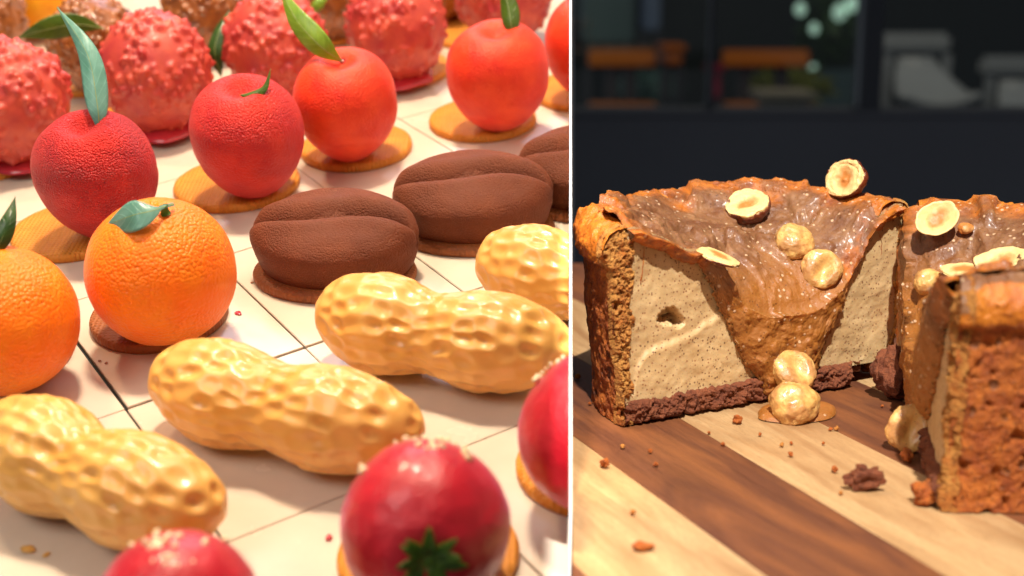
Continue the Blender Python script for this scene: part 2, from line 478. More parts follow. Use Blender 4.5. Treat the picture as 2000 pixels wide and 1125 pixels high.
leaf(A2, [at(468, 186, t1 - 0.006), at(490, 184, t1 - 0.008), at(515, 170, t1 - 0.008), at(529, 134, t1 - 0.006)], 19 * t / FPX, M_LEAF_MID, 0.6, 0.3, roll=0.5)
A3, r, t, b = apple(677, 209, 104, (697, 294, 109), M_APPLE_WARM_LIT, 4.1, "red apple pastry tinted orange for warm light, with a broad light green leaf leaning left")
t1 = sd(671, 124, 677, 209, 104, t)
stem(A3, at(673, 132, t1 + 0.004), at(669, 118, t1 - 0.001), 0.0013, M_STEM_RED)
leaf(A3, [at(669, 121, t1 - 0.001), at(628, 92, t1 - 0.010), at(580, 40, t1 - 0.008), at(545, -30, t1)], 50 * t / FPX, M_LEAF_LIGHT, 0.25, 0.2, 0.85, roll=0.25)
A4, r, t, b = apple(973, 153, 102, (943, 240, 105), M_APPLE_WARM_LIT, 5.2, "red apple pastry tinted orange for warm light, with a narrow upright leaf, behind the second coffee bean")
t1 = sd(998, 76, 973, 153, 102, t)
stem(A4, at(998, 84, t1 + 0.004), at(998, 70, t1 - 0.001), 0.0011, M_STEM_RED)
leaf(A4, [at(998, 76, t1 - 0.001), at(998, 45, t1 - 0.004), at(990, 0, t1 - 0.002), at(976, -50, t1)], 36 * t / FPX, M_LEAF_MID, 0.5, 0.3, 0.9)
A5, r, t, b = apple(1162, 96, 100, (1142, 184, 102), M_APPLE_WARM_LIT, 6.6, "red apple pastry tinted orange for warm light, cut off by the white partition")

# ---- oranges
def orange(cx, cy, rpx, ck, seed, label):
    base, r, t, c = solve_body(cx, cy, rpx, 0.94, BT)
    e = pastry("orange_pastry", base, label, "pastry", "orange fruit pastries on the counter")
    d, f = ico(6)
    th = np.arccos(np.clip(d[:, 2], -1, 1))
    v = d.copy(); v[:, 2] = np.maximum(v[:, 2], -0.93) * 1.0
    v[:, 2] -= 0.07 * np.exp(-(np.sin(th) / 0.13) ** 2) * (d[:, 2] > 0)
    az = np.arctan2(d[:, 1], d[:, 0])
    v *= (1 + 0.012 * np.cos(7 * az + seed) * np.exp(-(np.sin(th) / 0.3) ** 2) * (d[:, 2] > 0))[:, None]
    v[:, 2] += 0.94; v *= r
    v += d * (fbm(d, 1.4, 3, seed) * 0.02 * r)[:, None]
    v[:, 2] += BT
    o = mk("fruit_body", v, f, M_ORANGE, e); CLIP_LEFT.append(o)
    biscuit(e, base, ck[0], ck[1], ck[2], M_BISCUIT_DARK, seed=seed)
    return e, r, t, base
O1, r, t, b = orange(315, 531, 145, (313, 624, 133), 1.7, "orange pastry with a small leaf tinted blue-green for cool light, whose shadow falls down its front")
ol = lambda x, y, k: at(x, y, sd(x, y, 315, 531, 145, t, 0.0) - k)
stem(O1, ol(324, 418, -0.002), ol(318, 403, 0.003), 0.0017, M_LEAF_MID)
leaf(O1, [ol(340, 398, 0.001), ol(320, 404, 0.004), ol(296, 412, 0.007), ol(255, 422, 0.009), ol(206, 442, 0.004)], 62 * t / FPX, M_LEAF_COOL_LIT, 0.15, 0.0, 1.5, roll=-0.45, stalk=0.22)
O2, r, t, b = orange(4, 626, 147, (8, 702, 134), 3.9, "orange pastry cut off by the left edge of the picture")
leaf(O2, [at(-12, 500, t - r * 0.3), at(2, 470, t - 0.010), at(18, 425, t - 0.008), at(30, 384, t)], 34 * t / FPX, M_LEAF_DARK, 0.4, 0.2)

# ---- coffee beans
def bean(cx, cy, rpx, yaw, ck, seed, label, oval=0.68, hh=0.74, kk=0.41):
    base, r, t, c = solve_body(cx, cy, rpx, kk, BT)
    e = pastry("coffee_bean_pastry", base, label, "pastry", "cocoa coffee bean pastries on the counter", yaw)
    d, f = ico(7)
    x, y, z = d.T
    # flattened dome: full sides, gently domed top, tucked foot
    rho = np.sqrt(x * x + y * y); az = np.arctan2(y, x)
    th = np.arccos(np.clip(z, -1, 1))
    R2 = np.where(z > 0, np.sin(th) ** 0.56, 1 - 0.11 * np.clip(-z / 0.75, 0, 1) ** 1.6)
    R2 = np.where(z < -0.75, R2 * np.clip(np.sin(th) / math.sin(math.acos(-0.75)), 0, 1), R2)
    Z = np.where(z > 0, np.abs(z) ** 0.85 * 0.36, np.maximum(z, -0.75) * 0.56)
    U = R2 * np.cos(az); Vv = R2 * np.sin(az)
    X = U * (1 + 0.02 * U * U); Y = Vv * oval * (1.03 - 0.16 * U ** 4)
    cur = 0.060 * np.sin(np.pi * U * 1.05) - 0.035 + 0.03 * U * U
    dv = (Vv * oval - cur)
    fade = sstep(1.02, 0.86, np.abs(U)) * sstep(-0.05, 0.25, z)
    Z = Z - (0.095 * np.exp(-(np.abs(dv) / 0.032) ** 1.1) + 0.060 * np.exp(-(np.abs(dv) / 0.10) ** 1.6) - 0.040 * np.exp(-((np.abs(dv) - 0.19) / 0.12) ** 2)) * fade
    end = np.exp(-((np.abs(U) - 1) / 0.12) ** 2) * np.exp(-(dv / 0.06) ** 2) * (z > -0.2)
    X = X * (1 - 0.03 * end)
    Z = (Z + 0.42) * hh / 0.80
    Z = Z * (1 + 0.20 * (Y / oval) * sstep(0.15, 0.6, Z))
    v = np.stack([X, Y, Z], 1) * r
    v += vnormals(v, f) * (fbm(d, 1.5, 3, seed) * 0.012 * r)[:, None]
    v[:, 2] = np.maximum(v[:, 2], 0) + BT
    o = mk("bean_body", v, f, M_BEAN, e); CLIP_LEFT.append(o)
    bo = biscuit(e, base, 0, 0, 0, M_BISCUIT_DARK, oval=0.71, seed=seed, r=r * 0.99)
    bo.location = (r * ck[0], r * ck[1], 0)
    return e
bean(652, 457, 166, math.radians(-8), (-0.02, -0.06), 1.2, "dark cocoa coffee bean pastry nearest the peanuts, in front of the others")
bean(923, 376, 156, math.radians(-3), (0.03, -0.05), 2.6, "cocoa coffee bean pastry in the middle of the row of three")
bean(1162, 318, 150, math.radians(-2), (0.02, -0.04), 3.4, "cocoa coffee bean pastry cut off by the white partition")

# ---- peanuts
def peanut_mesh(seed, r, L, waist, r2, bend, x0=-0.02):
    d, f = ico(7)
    x = d[:, 0]; az = np.arctan2(d[:, 2], d[:, 1])
    env = np.sqrt(np.clip(1 - np.abs(x) ** 2.7, 0, 1))
    lob = (1 - waist * np.exp(-((x - x0) / 0.27) ** 2)) * np.where(x > 0, 1 + (r2 - 1) * sstep(0, 0.5, x), 1)
    rad = env * lob * r
    P = np.stack([x * L, np.cos(az) * rad, np.sin(az) * rad], 1)
    P[:, 1] += bend * ((x - 0.0) ** 2 - 0.3) * r
    # net of ridges round shallow dimples
    rs = np.random.RandomState(seed)
    cs = []
    nx = 13
    for i in range(nx):
        xx = -0.96 + 1.92 * i / (nx - 1)
        k = max(6, int(round(19 * math.sqrt(max(0.02, 1 - abs(xx) ** 2.7)))))
        for j in range(k):
            a = 2 * math.pi * (j + 0.5 * (i % 2) + rs.uniform(-.22, .22)) / k
            x2 = np.clip(xx + rs.uniform(-.022, .022), -0.99, 0.99)
            e_ = math.sqrt(max(0, 1 - abs(x2) ** 2.7)) * (1 - waist * math.exp(-((x2 - x0) / 0.27) ** 2)) * r
            cs.append((x2 * L, math.cos(a) * e_ + bend * (x2 ** 2 - 0.3) * r, math.sin(a) * e_, rs.uniform(0.55, 1.15)))
    cs = np.array(cs); sc = np.array([0.62, 1.0, 1.0])
    Q = P + (np.stack([fbm(P, 40, 2, 1), fbm(P, 40, 2, 2), fbm(P, 40, 2, 3)], 1)) * 0.003
    g = np.zeros(len(P))
    for c in cs:
        dd = np.sqrt((((Q - c[:3]) * sc) ** 2).sum(1)) / (0.125 * r)
        g = np.maximum(g, c[3] * np.exp(-np.abs(dd) ** 2.6))
    g = relax(g, f, 4)
    N = vnormals(P, f)
    amp = 0.55 + 0.45 * sstep(-0.3, 0.3, fbm(P, 60, 2, seed))
    disp = (-0.112 * g * amp + 0.035 * fbm(P, 55, 3, seed + 1)) * r
    P = P + N * disp[:, None]
    P[:, 2] = np.maximum(P[:, 2], -0.90 * r)
    # chocolate seam round the foot
    P[:, 2] += 0.90 * r
    return P, f
def peanut(lx, ly, rx, ry, rpx, seed, label, waist=0.25, r2=0.95, bend=0.18, ext=1.06, roll=0.0):
    b1, r1, t1, c1 = solve_body(lx, ly, rpx, 0.90, 0.0)
    b2, q, t2, c2 = solve_body(rx, ry, rpx * 0.95, 0.90, 0.0)
    ctr = (b1 + b2) / 2; dx, dy = tray_xy(b2, b1); yaw = math.atan2(dy, dx)
    dist = math.hypot(dx, dy)
    v, f = peanut_mesh(seed, r1, dist / 2 + r1 * ext, waist, r2, bend)
    o = mk("peanut_pastry", v, f, M_PEANUT)
    o.matrix_world = tray_frame(ctr, yaw)
    tag(o, label, "pastry", "peanut pastries on the counter"); CLIP_LEFT.append(o)
    return o
peanut(60, 875, 312, 985, 126, 11, "glazed peanut pastry cut off by the left edge, nearest the camera")
peanut(396, 757, 704, 838, 117, 12, "whole glazed peanut pastry in the middle between two others")
peanut(720, 626, 1000, 682, 111, 13, "whole glazed peanut pastry in front of the coffee beans")
peanut(1022, 524, 1270, 590, 102, 14, "glazed peanut pastry cut off by the white partition")

# ---- pink nut balls and chocolate nut balls
def nut_ball_mesh(seed, n=330, big=1.0):
    rs = np.random.RandomState(seed)
    d, f = ico(6)
    disp = 0.05 * fbm(d, 1.7, 3, seed) + 0.012 * fbm(d, 9, 3, seed + 2)
    cs = rs.normal(size=(n * 3, 3)); cs /= np.linalg.norm(cs, axis=1)[:, None]
    keep = pn(cs, 1.9, seed) + rs.uniform(-.35, .35, len(cs)) > -0.05
    cs = cs[keep][:n]
    for c in cs:
        w = rs.uniform(0.032, 0.078) * big; h = w * rs.uniform(0.8, 1.35)
        ax = rs.normal(size=3); dv = d - c
        dd = np.sqrt((dv ** 2).sum(1) + 0.6 * (dv @ (ax / np.linalg.norm(ax))) ** 2)
        disp = np.maximum(disp, disp * 0.55 + h * np.exp(-(dd / w) ** 2.6))
    return d * (1 + disp)[:, None], f
_nb = [nut_ball_mesh(21, 520), nut_ball_mesh(22, 470)]
def nut_ball(kind, cx, cy, rpx, ck, var, spin, label, tall=1.12):
    k = 1.02
    base, r, t, c = solve_body(cx, cy, rpx, k, BT)
    name, mat, grp, cat = {"pink": ("pink_nut_ball", M_ROCHER, "pink nut coated balls", "pastry"),
                           "brown": ("chocolate_nut_ball", M_PRALINE, "chocolate nut coated balls", "pastry")}[kind]
    e = pastry(name, base, label, cat, grp)
    v, f = _nb[var]; v = v.copy() * (r * 0.95)
    ca, sa = math.cos(spin), math.sin(spin)
    v = np.stack([v[:, 0] * ca - v[:, 1] * sa, v[:, 0] * sa + v[:, 1] * ca, v[:, 2] * tall], 1)
    low = v[:, 2] < 0
    v[:, :2] *= np.where(low, 1 - 0.16 * (v[:, 2] / (r * tall)) ** 2, 1)[:, None]
    v[:, 2] = np.maximum(v[:, 2], -r * k) + r * k + BT
    o = mk("nut_coated_body", v, f, mat, e); CLIP_LEFT.append(o)
    if kind == "pink": dir_mesh_drip(e, r, M_DRIP, spin)
    if ck: biscuit(e, base, ck[0], ck[1], ck[2], seed=spin)
    return e, r, t, base
nut_ball("pink", 22, 200, 116, (-28, 316, 116), 0, 0.3, "pink nut coated ball cut off by the left edge")
nut_ball("pink", 303, 142, 112, (275, 246, 106), 1, 1.9, "pink nut coated ball behind the tall leaf tinted for cool light")
R3, r, t, b = nut_ball("pink", 540, 95, 104, (535, 190, 104), 0, 3.1, "pink nut coated ball with a dark leaf at its left side")
leaf(R3, [at(432, 150, t - 0.004), at(420, 105, t - 0.010), at(428, 60, t - 0.008), at(449, 18, t)], 36 * t / FPX, M_LEAF_DARK, 0.4, 0.3, roll=0.3)
nut_ball("pink", 774, 52, 101, (776, 142, 104), 1, 4.4, "pink nut coated ball standing between the two leafy orange-tinted red apples")
nut_ball("pink", 985, -18, 98, (934, 66, 100), 0, 5.3, "pink nut coated ball at the top edge behind the upright leaf")
B1, r, t, b = nut_ball("brown", 185, 88, 90, (180, 160, 90), 1, 0.9, "chocolate nut coated ball with a long green leaf lying to the left")
leaf(B1, [at(203, 55, t - 0.030), at(150, 48, t - 0.036), at(90, 58, t - 0.040), at(34, 74, t - 0.036)], 46 * t / FPX, M_LEAF_MID, 0.15, 0.1, 0.9, roll=0.2)
nut_ball("brown", 398, 20, 84, (398, 92, 88), 0, 2.2, "chocolate nut coated ball between the first two pink balls")
L9, r, t, b = nut_ball("brown", 645, -12, 82, (640, 66, 86), 1, 3.6, "chocolate nut coated ball at the top edge behind the broad leaf")
leaf(L9, [at(600, 22, t - 0.03), at(622, 8, t - 0.035), at(650, -30, t - 0.03)], 20 * t / FPX, M_LEAF_LIGHT, 0.3)
nut_ball("brown", 866, -48, 82, (880, 30, 86), 0, 4.9, "chocolate nut coated ball at the top edge, furthest to the right")
nut_ball("brown", -30, 40, 82, (-30, 110, 84), 1, 0.2, "chocolate nut coated ball in the far left corner")
base, r, t, c = solve_body(80, -22, 84, 0.95, BT)
MG = pastry("mango_pastry", base, "smooth yellow orange fruit pastry in the far left corner", "pastry", None)
d, f = ico(5); v = d * r; v[:, 2] = np.maximum(v[:, 2], -0.94 * r) + 0.95 * r + BT; v[:, 0] *= 1.1; v[:, 2] += 0.02 * r * fbm(d, 1.2, 2, 3)
mk("fruit_body", v, f, M_MANGO, MG); biscuit(MG, base, 82, 52, 88, seed=9)

# ---- strawberry pastries
M_NUTBIT = m_glaze("pale_nut_pieces", srgb(244, 214, 168), srgb(250, 228, 190), 0.5, 0.0, 0.3)
M_SEPAL = m_leaf("green_sepal", srgb(96, 130, 30), srgb(50, 84, 16), 0.5)
_bit = []
for s_ in range(3):
    d, f = ico(2); v = d * np.array([1.3, 0.8, 0.7]) * (1 + 0.35 * fbm(d, 1.3, 2, s_ * 5 + 1))[:, None]
    o = mk("nut_piece", v, f, M_NUTBIT, None, False); _bit.append(o.data); bpy.data.objects.remove(o)
def strawberry(cx, cy, rpx, ck, cal, bits, seed, label):
    kk = 0.90
    base, r, t, c = solve_body(cx, cy, rpx, kk, BT)
    e = pastry("strawberry_pastry", base, label, "pastry", "strawberry pastries on the counter")
    d, f = ico(6)
    v = d.copy(); v[:, 2] *= np.where(v[:, 2] > 0, 1.06, 0.92); v[:, 1] *= 1.05
    v *= (1 + 0.035 * fbm(d, 1.6, 2, seed) + 0.012 * fbm(d, 5, 2, seed))[:, None]
    v[:, :2] *= (1 - 0.05 * sstep(0.2, 1, d[:, 2]))[:, None]
    cd = RIGHT * cal[0] + UP * cal[1] - FWD * math.sqrt(1 - cal[0] ** 2 - cal[1] ** 2)
    cl = np.array([cd @ E1, cd @ E2, cd @ TN])
    an = np.arccos(np.clip(d @ cl, -1, 1))
    v *= (1 - 0.07 * np.exp(-(an / 0.3) ** 2))[:, None]
    V = v * r; V[:, 2] = np.maximum(V[:, 2], -kk * r) + kk * r + BT
    o = mk("berry_body", V, f, M_BERRY, e); CLIP_LEFT.append(o)
    biscuit(e, base, ck[0], ck[1], ck[2], seed=seed)
    C0 = np.array([0, 0, kk * r + BT])
    # calyx with its sepals
    a = np.cross(cl, [0, 0, 1.0]); a /= np.linalg.norm(a); b_ = np.cross(cl, a)
    rs = np.random.RandomState(int(seed * 10))
    dd, ff = ico(3); vv = (dd * np.array([0.10, 0.10, 0.05]) * (1 + 0.2 * fbm(dd, 2, 2, 4))[:, None]) * r
    vv = C0 + cl * r * 0.955 + vv[:, :1] * a + vv[:, 1:2] * b_ + vv[:, 2:] * cl
    cx_ = mk("calyx", vv, ff, M_SEPAL, e); CLIP_LEFT.append(cx_)
    for j in range(11):
        ph = 2 * math.pi * (j + rs.uniform(-.25, .25)) / 11; Ls = rs.uniform(0.24, 0.38); ws = rs.uniform(0.055, 0.085)
        rad = a * math.cos(ph) + b_ * math.sin(ph); tan = np.cross(cl, rad)
        up = rs.uniform(0.02, 0.24); sv = []
        for s in np.linspace(0, 1, 9):
            ang = 0.06 + s * Ls
            p = C0 + (cl * math.cos(ang) + rad * math.sin(ang)) * r * (0.965 + 0.05 * min(1, ang / 0.3) + up * s * s)
            w = ws * r * (math.sin(math.pi * (0.22 + 0.78 * s)) ** 0.9 + 0.02)
            for u in (-1, -.5, 0, .5, 1): sv.append(p + tan * u * w + cl * abs(u) * w * 0.45)
        so = mk("sepal", np.array(sv), gridf(9, 5), M_SEPAL, cx_)
        md = so.modifiers.new("thick", 'SOLIDIFY'); md.thickness = 0.0005
        CLIP_LEFT.append(so)
    # chopped nut pieces
    for (bx, by) in bits:
        rr = ray(bx, by); rr = rr / np.linalg.norm(rr)
        oc = CAM - c; bq = rr @ oc; disc = bq * bq - (oc @ oc - (r * 1.0) ** 2)
        disc = max(disc, 0.0)
        p = CAM + rr * (-bq - math.sqrt(disc)); nn = (p - c); nn /= np.linalg.norm(nn); p = c + nn * r * 1.035
        w = p - base
        o = bpy.data.objects.new("nut_piece", random.choice(_bit)); COL.objects.link(o); o.parent = e
        o.location = (w @ E1, w @ E2, w @ TN); o.rotation_euler = [rs.uniform(0, 6) for _ in range(3)]
        o.scale = [rs.uniform(0.00075, 0.0017)] * 3
    return e
strawberry(831, 1030, 166, (838, 1092, 178), (0.10, -0.22), [(795, 866), (810, 861), (822, 870), (818, 878), (830, 862), (842, 875), (848, 882), (835, 884), (860, 864), (872, 868), (905, 890), (912, 900), (708, 915), (712, 922), (775, 872), (888, 872), (862, 880)], 1.1,
           "red strawberry pastry with its green calyx facing the camera at the bottom")
strawberry(1172, 850, 160, (1176, 915, 168), (0.0, -0.20), [(1052, 735), (1060, 728), (1068, 722), (1078, 716), (1085, 700), (1096, 692), (1045, 742)], 2.4,
           "red strawberry pastry cut off by the white partition")
rs = np.random.RandomState(31)
strawberry(347, 1205, 164, (352, 1270, 176), (0.0, -0.45), [(rs.normal(345, 48), rs.uniform(1048, 1112)) for _ in range(26)], 3.7,
           "red strawberry pastry with many pale nut pieces at the bottom edge")

# ---- bits lying on the panels
def fleck(x, y, s, mat, label, cat="crumb", flat=0.5, seed=0, group=None, name="crumb"):
    d, f = ico(3); v = d * (1 + 0.6 * fbm(d, 1.5, 3, seed))[:, None] * np.array([1.2, 0.8, flat]) * s
    v[:, 2] -= v[:, 2].min()
    o = mk(name, v, f, mat); o.matrix_world = tray_frame(on_tray(x, y, 0.0001), seed * 1.3)
    return tag(o, label, cat, group)
fleck(643, 1052, 0.0012, M_BERRY, "tiny red glaze drop beside the calyx strawberry", seed=1, name="glaze_drop", cat="drop")
fleck(55, 1075, 0.0022, M_PEANUT, "pale caramel crumb on the panel below the left peanut", seed=2.2, flat=0.25)
fleck(90, 1085, 0.0011, M_PEANUT, "smaller caramel crumb right of the pale one at bottom left", seed=3.2, flat=0.25)
fleck(465, 612, 0.0016, M_DRIP, "pink smear crumb on the panel right of the orange", seed=4.1, flat=0.12)
sn = ["brown speck beside the left end of the nearest coffee bean", "brown speck on the panel between the nearest coffee bean and the peanut", "left one of two brown specks under the orange's biscuit", "right one of two brown specks under the orange's biscuit"]
for k, (x, y) in enumerate([(493, 553), (543, 574), (195, 706), (208, 710)]):
    fleck(x, y, 0.0006, M_BISCUIT_DARK, sn[k], seed=5 + k, group="brown specks on the panels")
# ================================================================== RIGHT: the cut cheesecake
def board_pt(x, y):
    r = ray(x, y); return CAM + r * (CAMH / -r[2])
CLIP_RIGHT = []
# ---- striped board
def m_wood(name, c1, c2, c3, grain=1.0, rough=0.5):
    m = Mat(name)
    v = m.co((3.2, 60, 60))
    g = m.noise(9, 7, 0.62, v, 0.6)
    fine = m.noise(60, 4, 0.6, m.co((5, 90, 90)))
    big = m.noise(1.0, 4, 0.55, m.co((7, 34, 34)), 1.6)
    col = m.mix(m.ramp(g, [(0.3, 0.0), (0.72, 1.0)]), c1, c2)
    col = m.mix(m.ramp(big, [(0.42, 0.0), (0.7, 1.0)]), col, c3)
    col = m.mix(m.math('MULTIPLY', m.ramp(fine, [(0.52, 0.0), (0.70, 1.0)]), 0.45 * grain), col, tuple(x * 0.55 for x in c1))
    rnd = m.n('ShaderNodeObjectInfo').outputs['Random']
    n1 = m.bump(fine, 0.22, 0.0006); n2 = m.bump(g, 0.12, 0.001, n1)
    m.set(Base_Color=col, Roughness=m.ramp(g, [(0.2, rough - 0.08), (0.8, rough + 0.1)]), Normal=n2, Specular_IOR_Level=0.4)
    return m.m
M_WOOD_L = m_wood("pale_acacia", srgb(178, 138, 92), srgb(198, 164, 118), srgb(150, 108, 68), 2.0)
M_WOOD_D = m_wood("dark_walnut", srgb(84, 48, 32), srgb(112, 66, 42), srgb(140, 84, 46), 0.9)
VB = ray(-73, -17); VB[2] = 0; VB /= np.linalg.norm(VB)          # strips run this way
SB = np.array([VB[1], -VB[0], 0.0])                              # across, to the right
pa, pb_, pc = board_pt(1300, 848 + .727 * 183), board_pt(1600, 836 + .615 * 230), board_pt(1750, 836 - 9 + .488 * 148)
ca_, cb_, cc_ = pa @ SB, pb_ @ SB, pc @ SB
wid = (cc_ - ca_) / 2
board = empty("cutting_board", frame(np.array([pa[0], pa[1], 0.0]), VB, SB * -1, np.array([0, 0, 1.0])))
tag(board, "striped cutting board of pale and dark wood under the cut cheesecake", "cutting board")
bpy.context.view_layer.update()
near, far = -0.9, 0.9
brs = np.random.RandomState(2)
edges = [ca_ + k * wid for k in range(-6, 9)]
edges[6], edges[7], edges[8] = ca_, cb_, cc_
# board outline: front edge out of view below, far edge square to the picture
yfar = board_pt(1140, 514)[1]; ynear = 0.18; xr = 0.75
for k in range(len(edges) - 1):
    s0, s1 = edges[k], edges[k + 1]
    bm = bmesh.new(); bmesh.ops.create_cube(bm, size=1.0)
    for v in bm.verts:
        v.co.x = near if v.co.x < 0 else far
        v.co.y = -(s0 - ca_ + 0.00012) if v.co.y > 0 else -(s1 - ca_ - 0.00012)
        v.co.z = -0.022 if v.co.z < 0 else brs.uniform(-0.00015, 0.0)
    bmesh.ops.bevel(bm, geom=list(bm.edges), offset=0.0002, segments=1, affect='EDGES')
    # trim to the board's outline
    Mb = np.array(board.matrix_world)
    for (pw, nw) in ((np.array([0, yfar, 0]), np.array([0, 1.0, 0])), (np.array([0, ynear, 0]), np.array([0, -1.0, 0])), (np.array([xr, 0, 0]), np.array([1.0, 0, 0])), (np.array([-0.02, 0, 0]), np.array([-1.0, 0, 0]))):
        pl = Mb[:3, :3].T @ (pw - Mb[:3, 3]); nl = Mb[:3, :3].T @ nw
        g = bmesh.ops.bisect_plane(bm, geom=list(bm.verts) + list(bm.edges) + list(bm.faces), plane_co=pl, plane_no=nl, clear_outer=True)
        ed = [e for e in g['geom_cut'] if isinstance(e, bmesh.types.BMEdge)]
        if ed: bmesh.ops.edgeloop_fill(bm, edges=ed)
    if len(bm.verts) == 0: bm.free(); continue
    me = bpy.data.meshes.new("plank"); bm.to_mesh(me); bm.free()
    me.materials.append(M_WOOD_D if k % 2 == 0 else M_WOOD_L)
    o = bpy.data.objects.new("plank", me); COL.objects.link(o); o.parent = board
    CLIP_RIGHT.append(o)
m = Mat("dark_table"); m.set(Base_Color=(0.012, 0.012, 0.013), Roughness=0.5); M_TABLE = m.m
tb = box("table", (-0.02, 0.16, -0.05), (0.78, yfar - 0.012, -0.0225), M_TABLE); tag(tb, kind='structure'); CLIP_RIGHT.append(tb)

# ---- cake materials
def m_crumb(name, c1, c2, c3, sc=700, strength=0.9, rough=0.75, dist=0.0016, holes=0.0):
    m = Mat(name)
    a = m.noise(sc, 5, 0.65); b = m.noise(sc * 0.22, 4, 0.6)
    col = m.mix(m.ramp(b, [(0.35, 0.0), (0.66, 1.0)]), c1, c2)
    col = m.mix(m.ramp(a, [(0.52, 0.0), (0.72, 1.0)]), col, c3)
    n1 = m.bump(a, strength, dist)
    if holes:
        hv = m.voro(150); hm = m.ramp(hv, [(0.16, 1.0), (0.30, 0.0)])
        pick = m.ramp(m.noise(70, 2), [(0.42, 0.0), (0.5, 1.0)])
        hm = m.math('MULTIPLY', hm, pick)
        col = m.mix(m.math('MULTIPLY', hm, holes), col, tuple(x * 0.25 for x in c3))
        n1 = m.bump(m.math('SUBTRACT', 1.0, hm), 0.8, 0.0025, n1)
    m.set(Base_Color=col, Roughness=rough, Normal=n1, Subsurface_Weight=0.08, Subsurface_Radius=(0.004, 0.002, 0.001), Subsurface_Scale=1.0)
    return m.m
M_CRUST = m_crumb("baked_crust", srgb(156, 72, 14), srgb(196, 108, 28), srgb(84, 36, 8), 650, 1.0, 0.6, 0.0018, 0.7)
M_CRUSTCUT = m_crumb("broken_crust", srgb(182, 104, 32), srgb(212, 150, 70), srgb(100, 46, 12), 800, 1.0, 0.8, 0.0018)
M_RIM = m_crumb("golden_rim", srgb(206, 124, 36), srgb(184, 98, 26), srgb(136, 64, 18), 420, 0.7, 0.38, 0.0014)
M_BASE = m_crumb("cocoa_biscuit_base", srgb(120, 60, 32), srgb(146, 80, 44), srgb(74, 34, 16), 800, 1.0, 0.8, 0.002)
def m_filling():
    m = Mat("hazelnut_cream")
    b = m.noise(60, 4); col = m.mix(m.ramp(b, [(0.35, 0.0), (0.7, 1.0)]), srgb(194, 158, 108), srgb(212, 180, 130))
    sp = m.voro(620); pk = m.voro(620, out='Color')
    s1 = m.ramp(sp, [(0.20, 1.0), (0.30, 0.0)])
    r = m.n('ShaderNodeSeparateColor', {0: pk}).outputs[0]
    keep = m.ramp(r, [(0.15, 0.0), (0.2, 1.0)])
    tint = m.mix(m.n('ShaderNodeSeparateColor', {0: pk}).outputs[1], srgb(78, 44, 24), srgb(150, 92, 56))
    col = m.mix(m.math('MULTIPLY', m.math('MULTIPLY', s1, keep), 0.85), col, tint)
    sp2 = m.voro(900); s2 = m.ramp(sp2, [(0.12, 0.55), (0.22, 0.0)])
    col = m.mix(s2, col, srgb(150, 110, 76))
    n1 = m.bump(m.noise(240, 4), 0.2, 0.0010); n2 = m.bump(m.noise(1300, 3), 0.25, 0.0006, n1)
    m.set(Base_Color=col, Roughness=0.5, Normal=n2, Subsurface_Weight=0.25, Subsurface_Radius=(0.006, 0.004, 0.002), Subsurface_Scale=1.0)
    return m.m
M_FILL = m_filling()
def m_topping():
    """praline sauce; browned and golden where the bake rises to the rim"""
    m = Mat("praline_topping")
    rim = m.n('ShaderNodeAttribute', attribute_name='gold').outputs['Fac']
    a = m.noise(110, 4)
    sauce = m.mix(m.ramp(a, [(0.38, 0.0), (0.66, 1.0)]), srgb(116, 70, 38), srgb(150, 104, 66))
    sep = m.n('ShaderNodeSeparateXYZ', {0: m.co()})
    low = m.ramp(m.math('MULTIPLY', m.math('ADD', sep.outputs[2], m.math('MULTIPLY', m.math('SUBTRACT', m.noise(90, 3), 0.5), 0.02)), 10.0), [(0.46, 1.0), (0.62, 0.0)])
    sauce = m.mix(low, sauce, srgb(160, 98, 38))
    gold = m.mix(m.ramp(m.noise(150, 4), [(0.4, 0.0), (0.65, 1.0)]), srgb(204, 114, 28), srgb(138, 70, 28))
    col = m.mix(m.math('MULTIPLY', rim, 0.9), sauce, gold)
    sp = m.voro(360); pk = m.n('ShaderNodeSeparateColor', {0: m.voro(360, out='Color')})
    grain = m.math('MULTIPLY', m.ramp(sp, [(0.18, 1.0), (0.3, 0.0)]), m.ramp(pk.outputs[0], [(0.60, 0.0), (0.64, 1.0)]))
    dark = m.math('MULTIPLY', m.ramp(m.voro(520), [(0.14, 1.0), (0.22, 0.0)]), m.ramp(m.n('ShaderNodeSeparateColor', {0: m.voro(520, out='Color')}).outputs[1], [(0.6, 0.0), (0.64, 1.0)]))
    col = m.mix(m.math('MULTIPLY', grain, 0.75), col, srgb(226, 186, 146))
    col = m.mix(m.math('MULTIPLY', dark, 0.7), col, srgb(70, 36, 18))
    n1 = m.bump(m.noise(520, 5, 0.65), 0.6, 0.0012)
    n2 = m.bump(grain, 0.5, 0.0008, n1)
    m.set(Base_Color=col, Roughness=m.ramp(m.noise(180, 3), [(0.35, 0.36), (0.7, 0.65)]), Coat_Weight=0.12, Coat_Roughness=0.18, Normal=n2,
          Subsurface_Weight=0.2, Subsurface_Radius=(0.006, 0.003, 0.0012), Subsurface_Scale=1.0)
    return m.m
M_TOP = m_topping()
M_DARKBIT = m_crumb("burnt_sugar", srgb(40, 20, 12), srgb(60, 30, 16), srgb(24, 12, 8), 500, 0.8, 0.35)

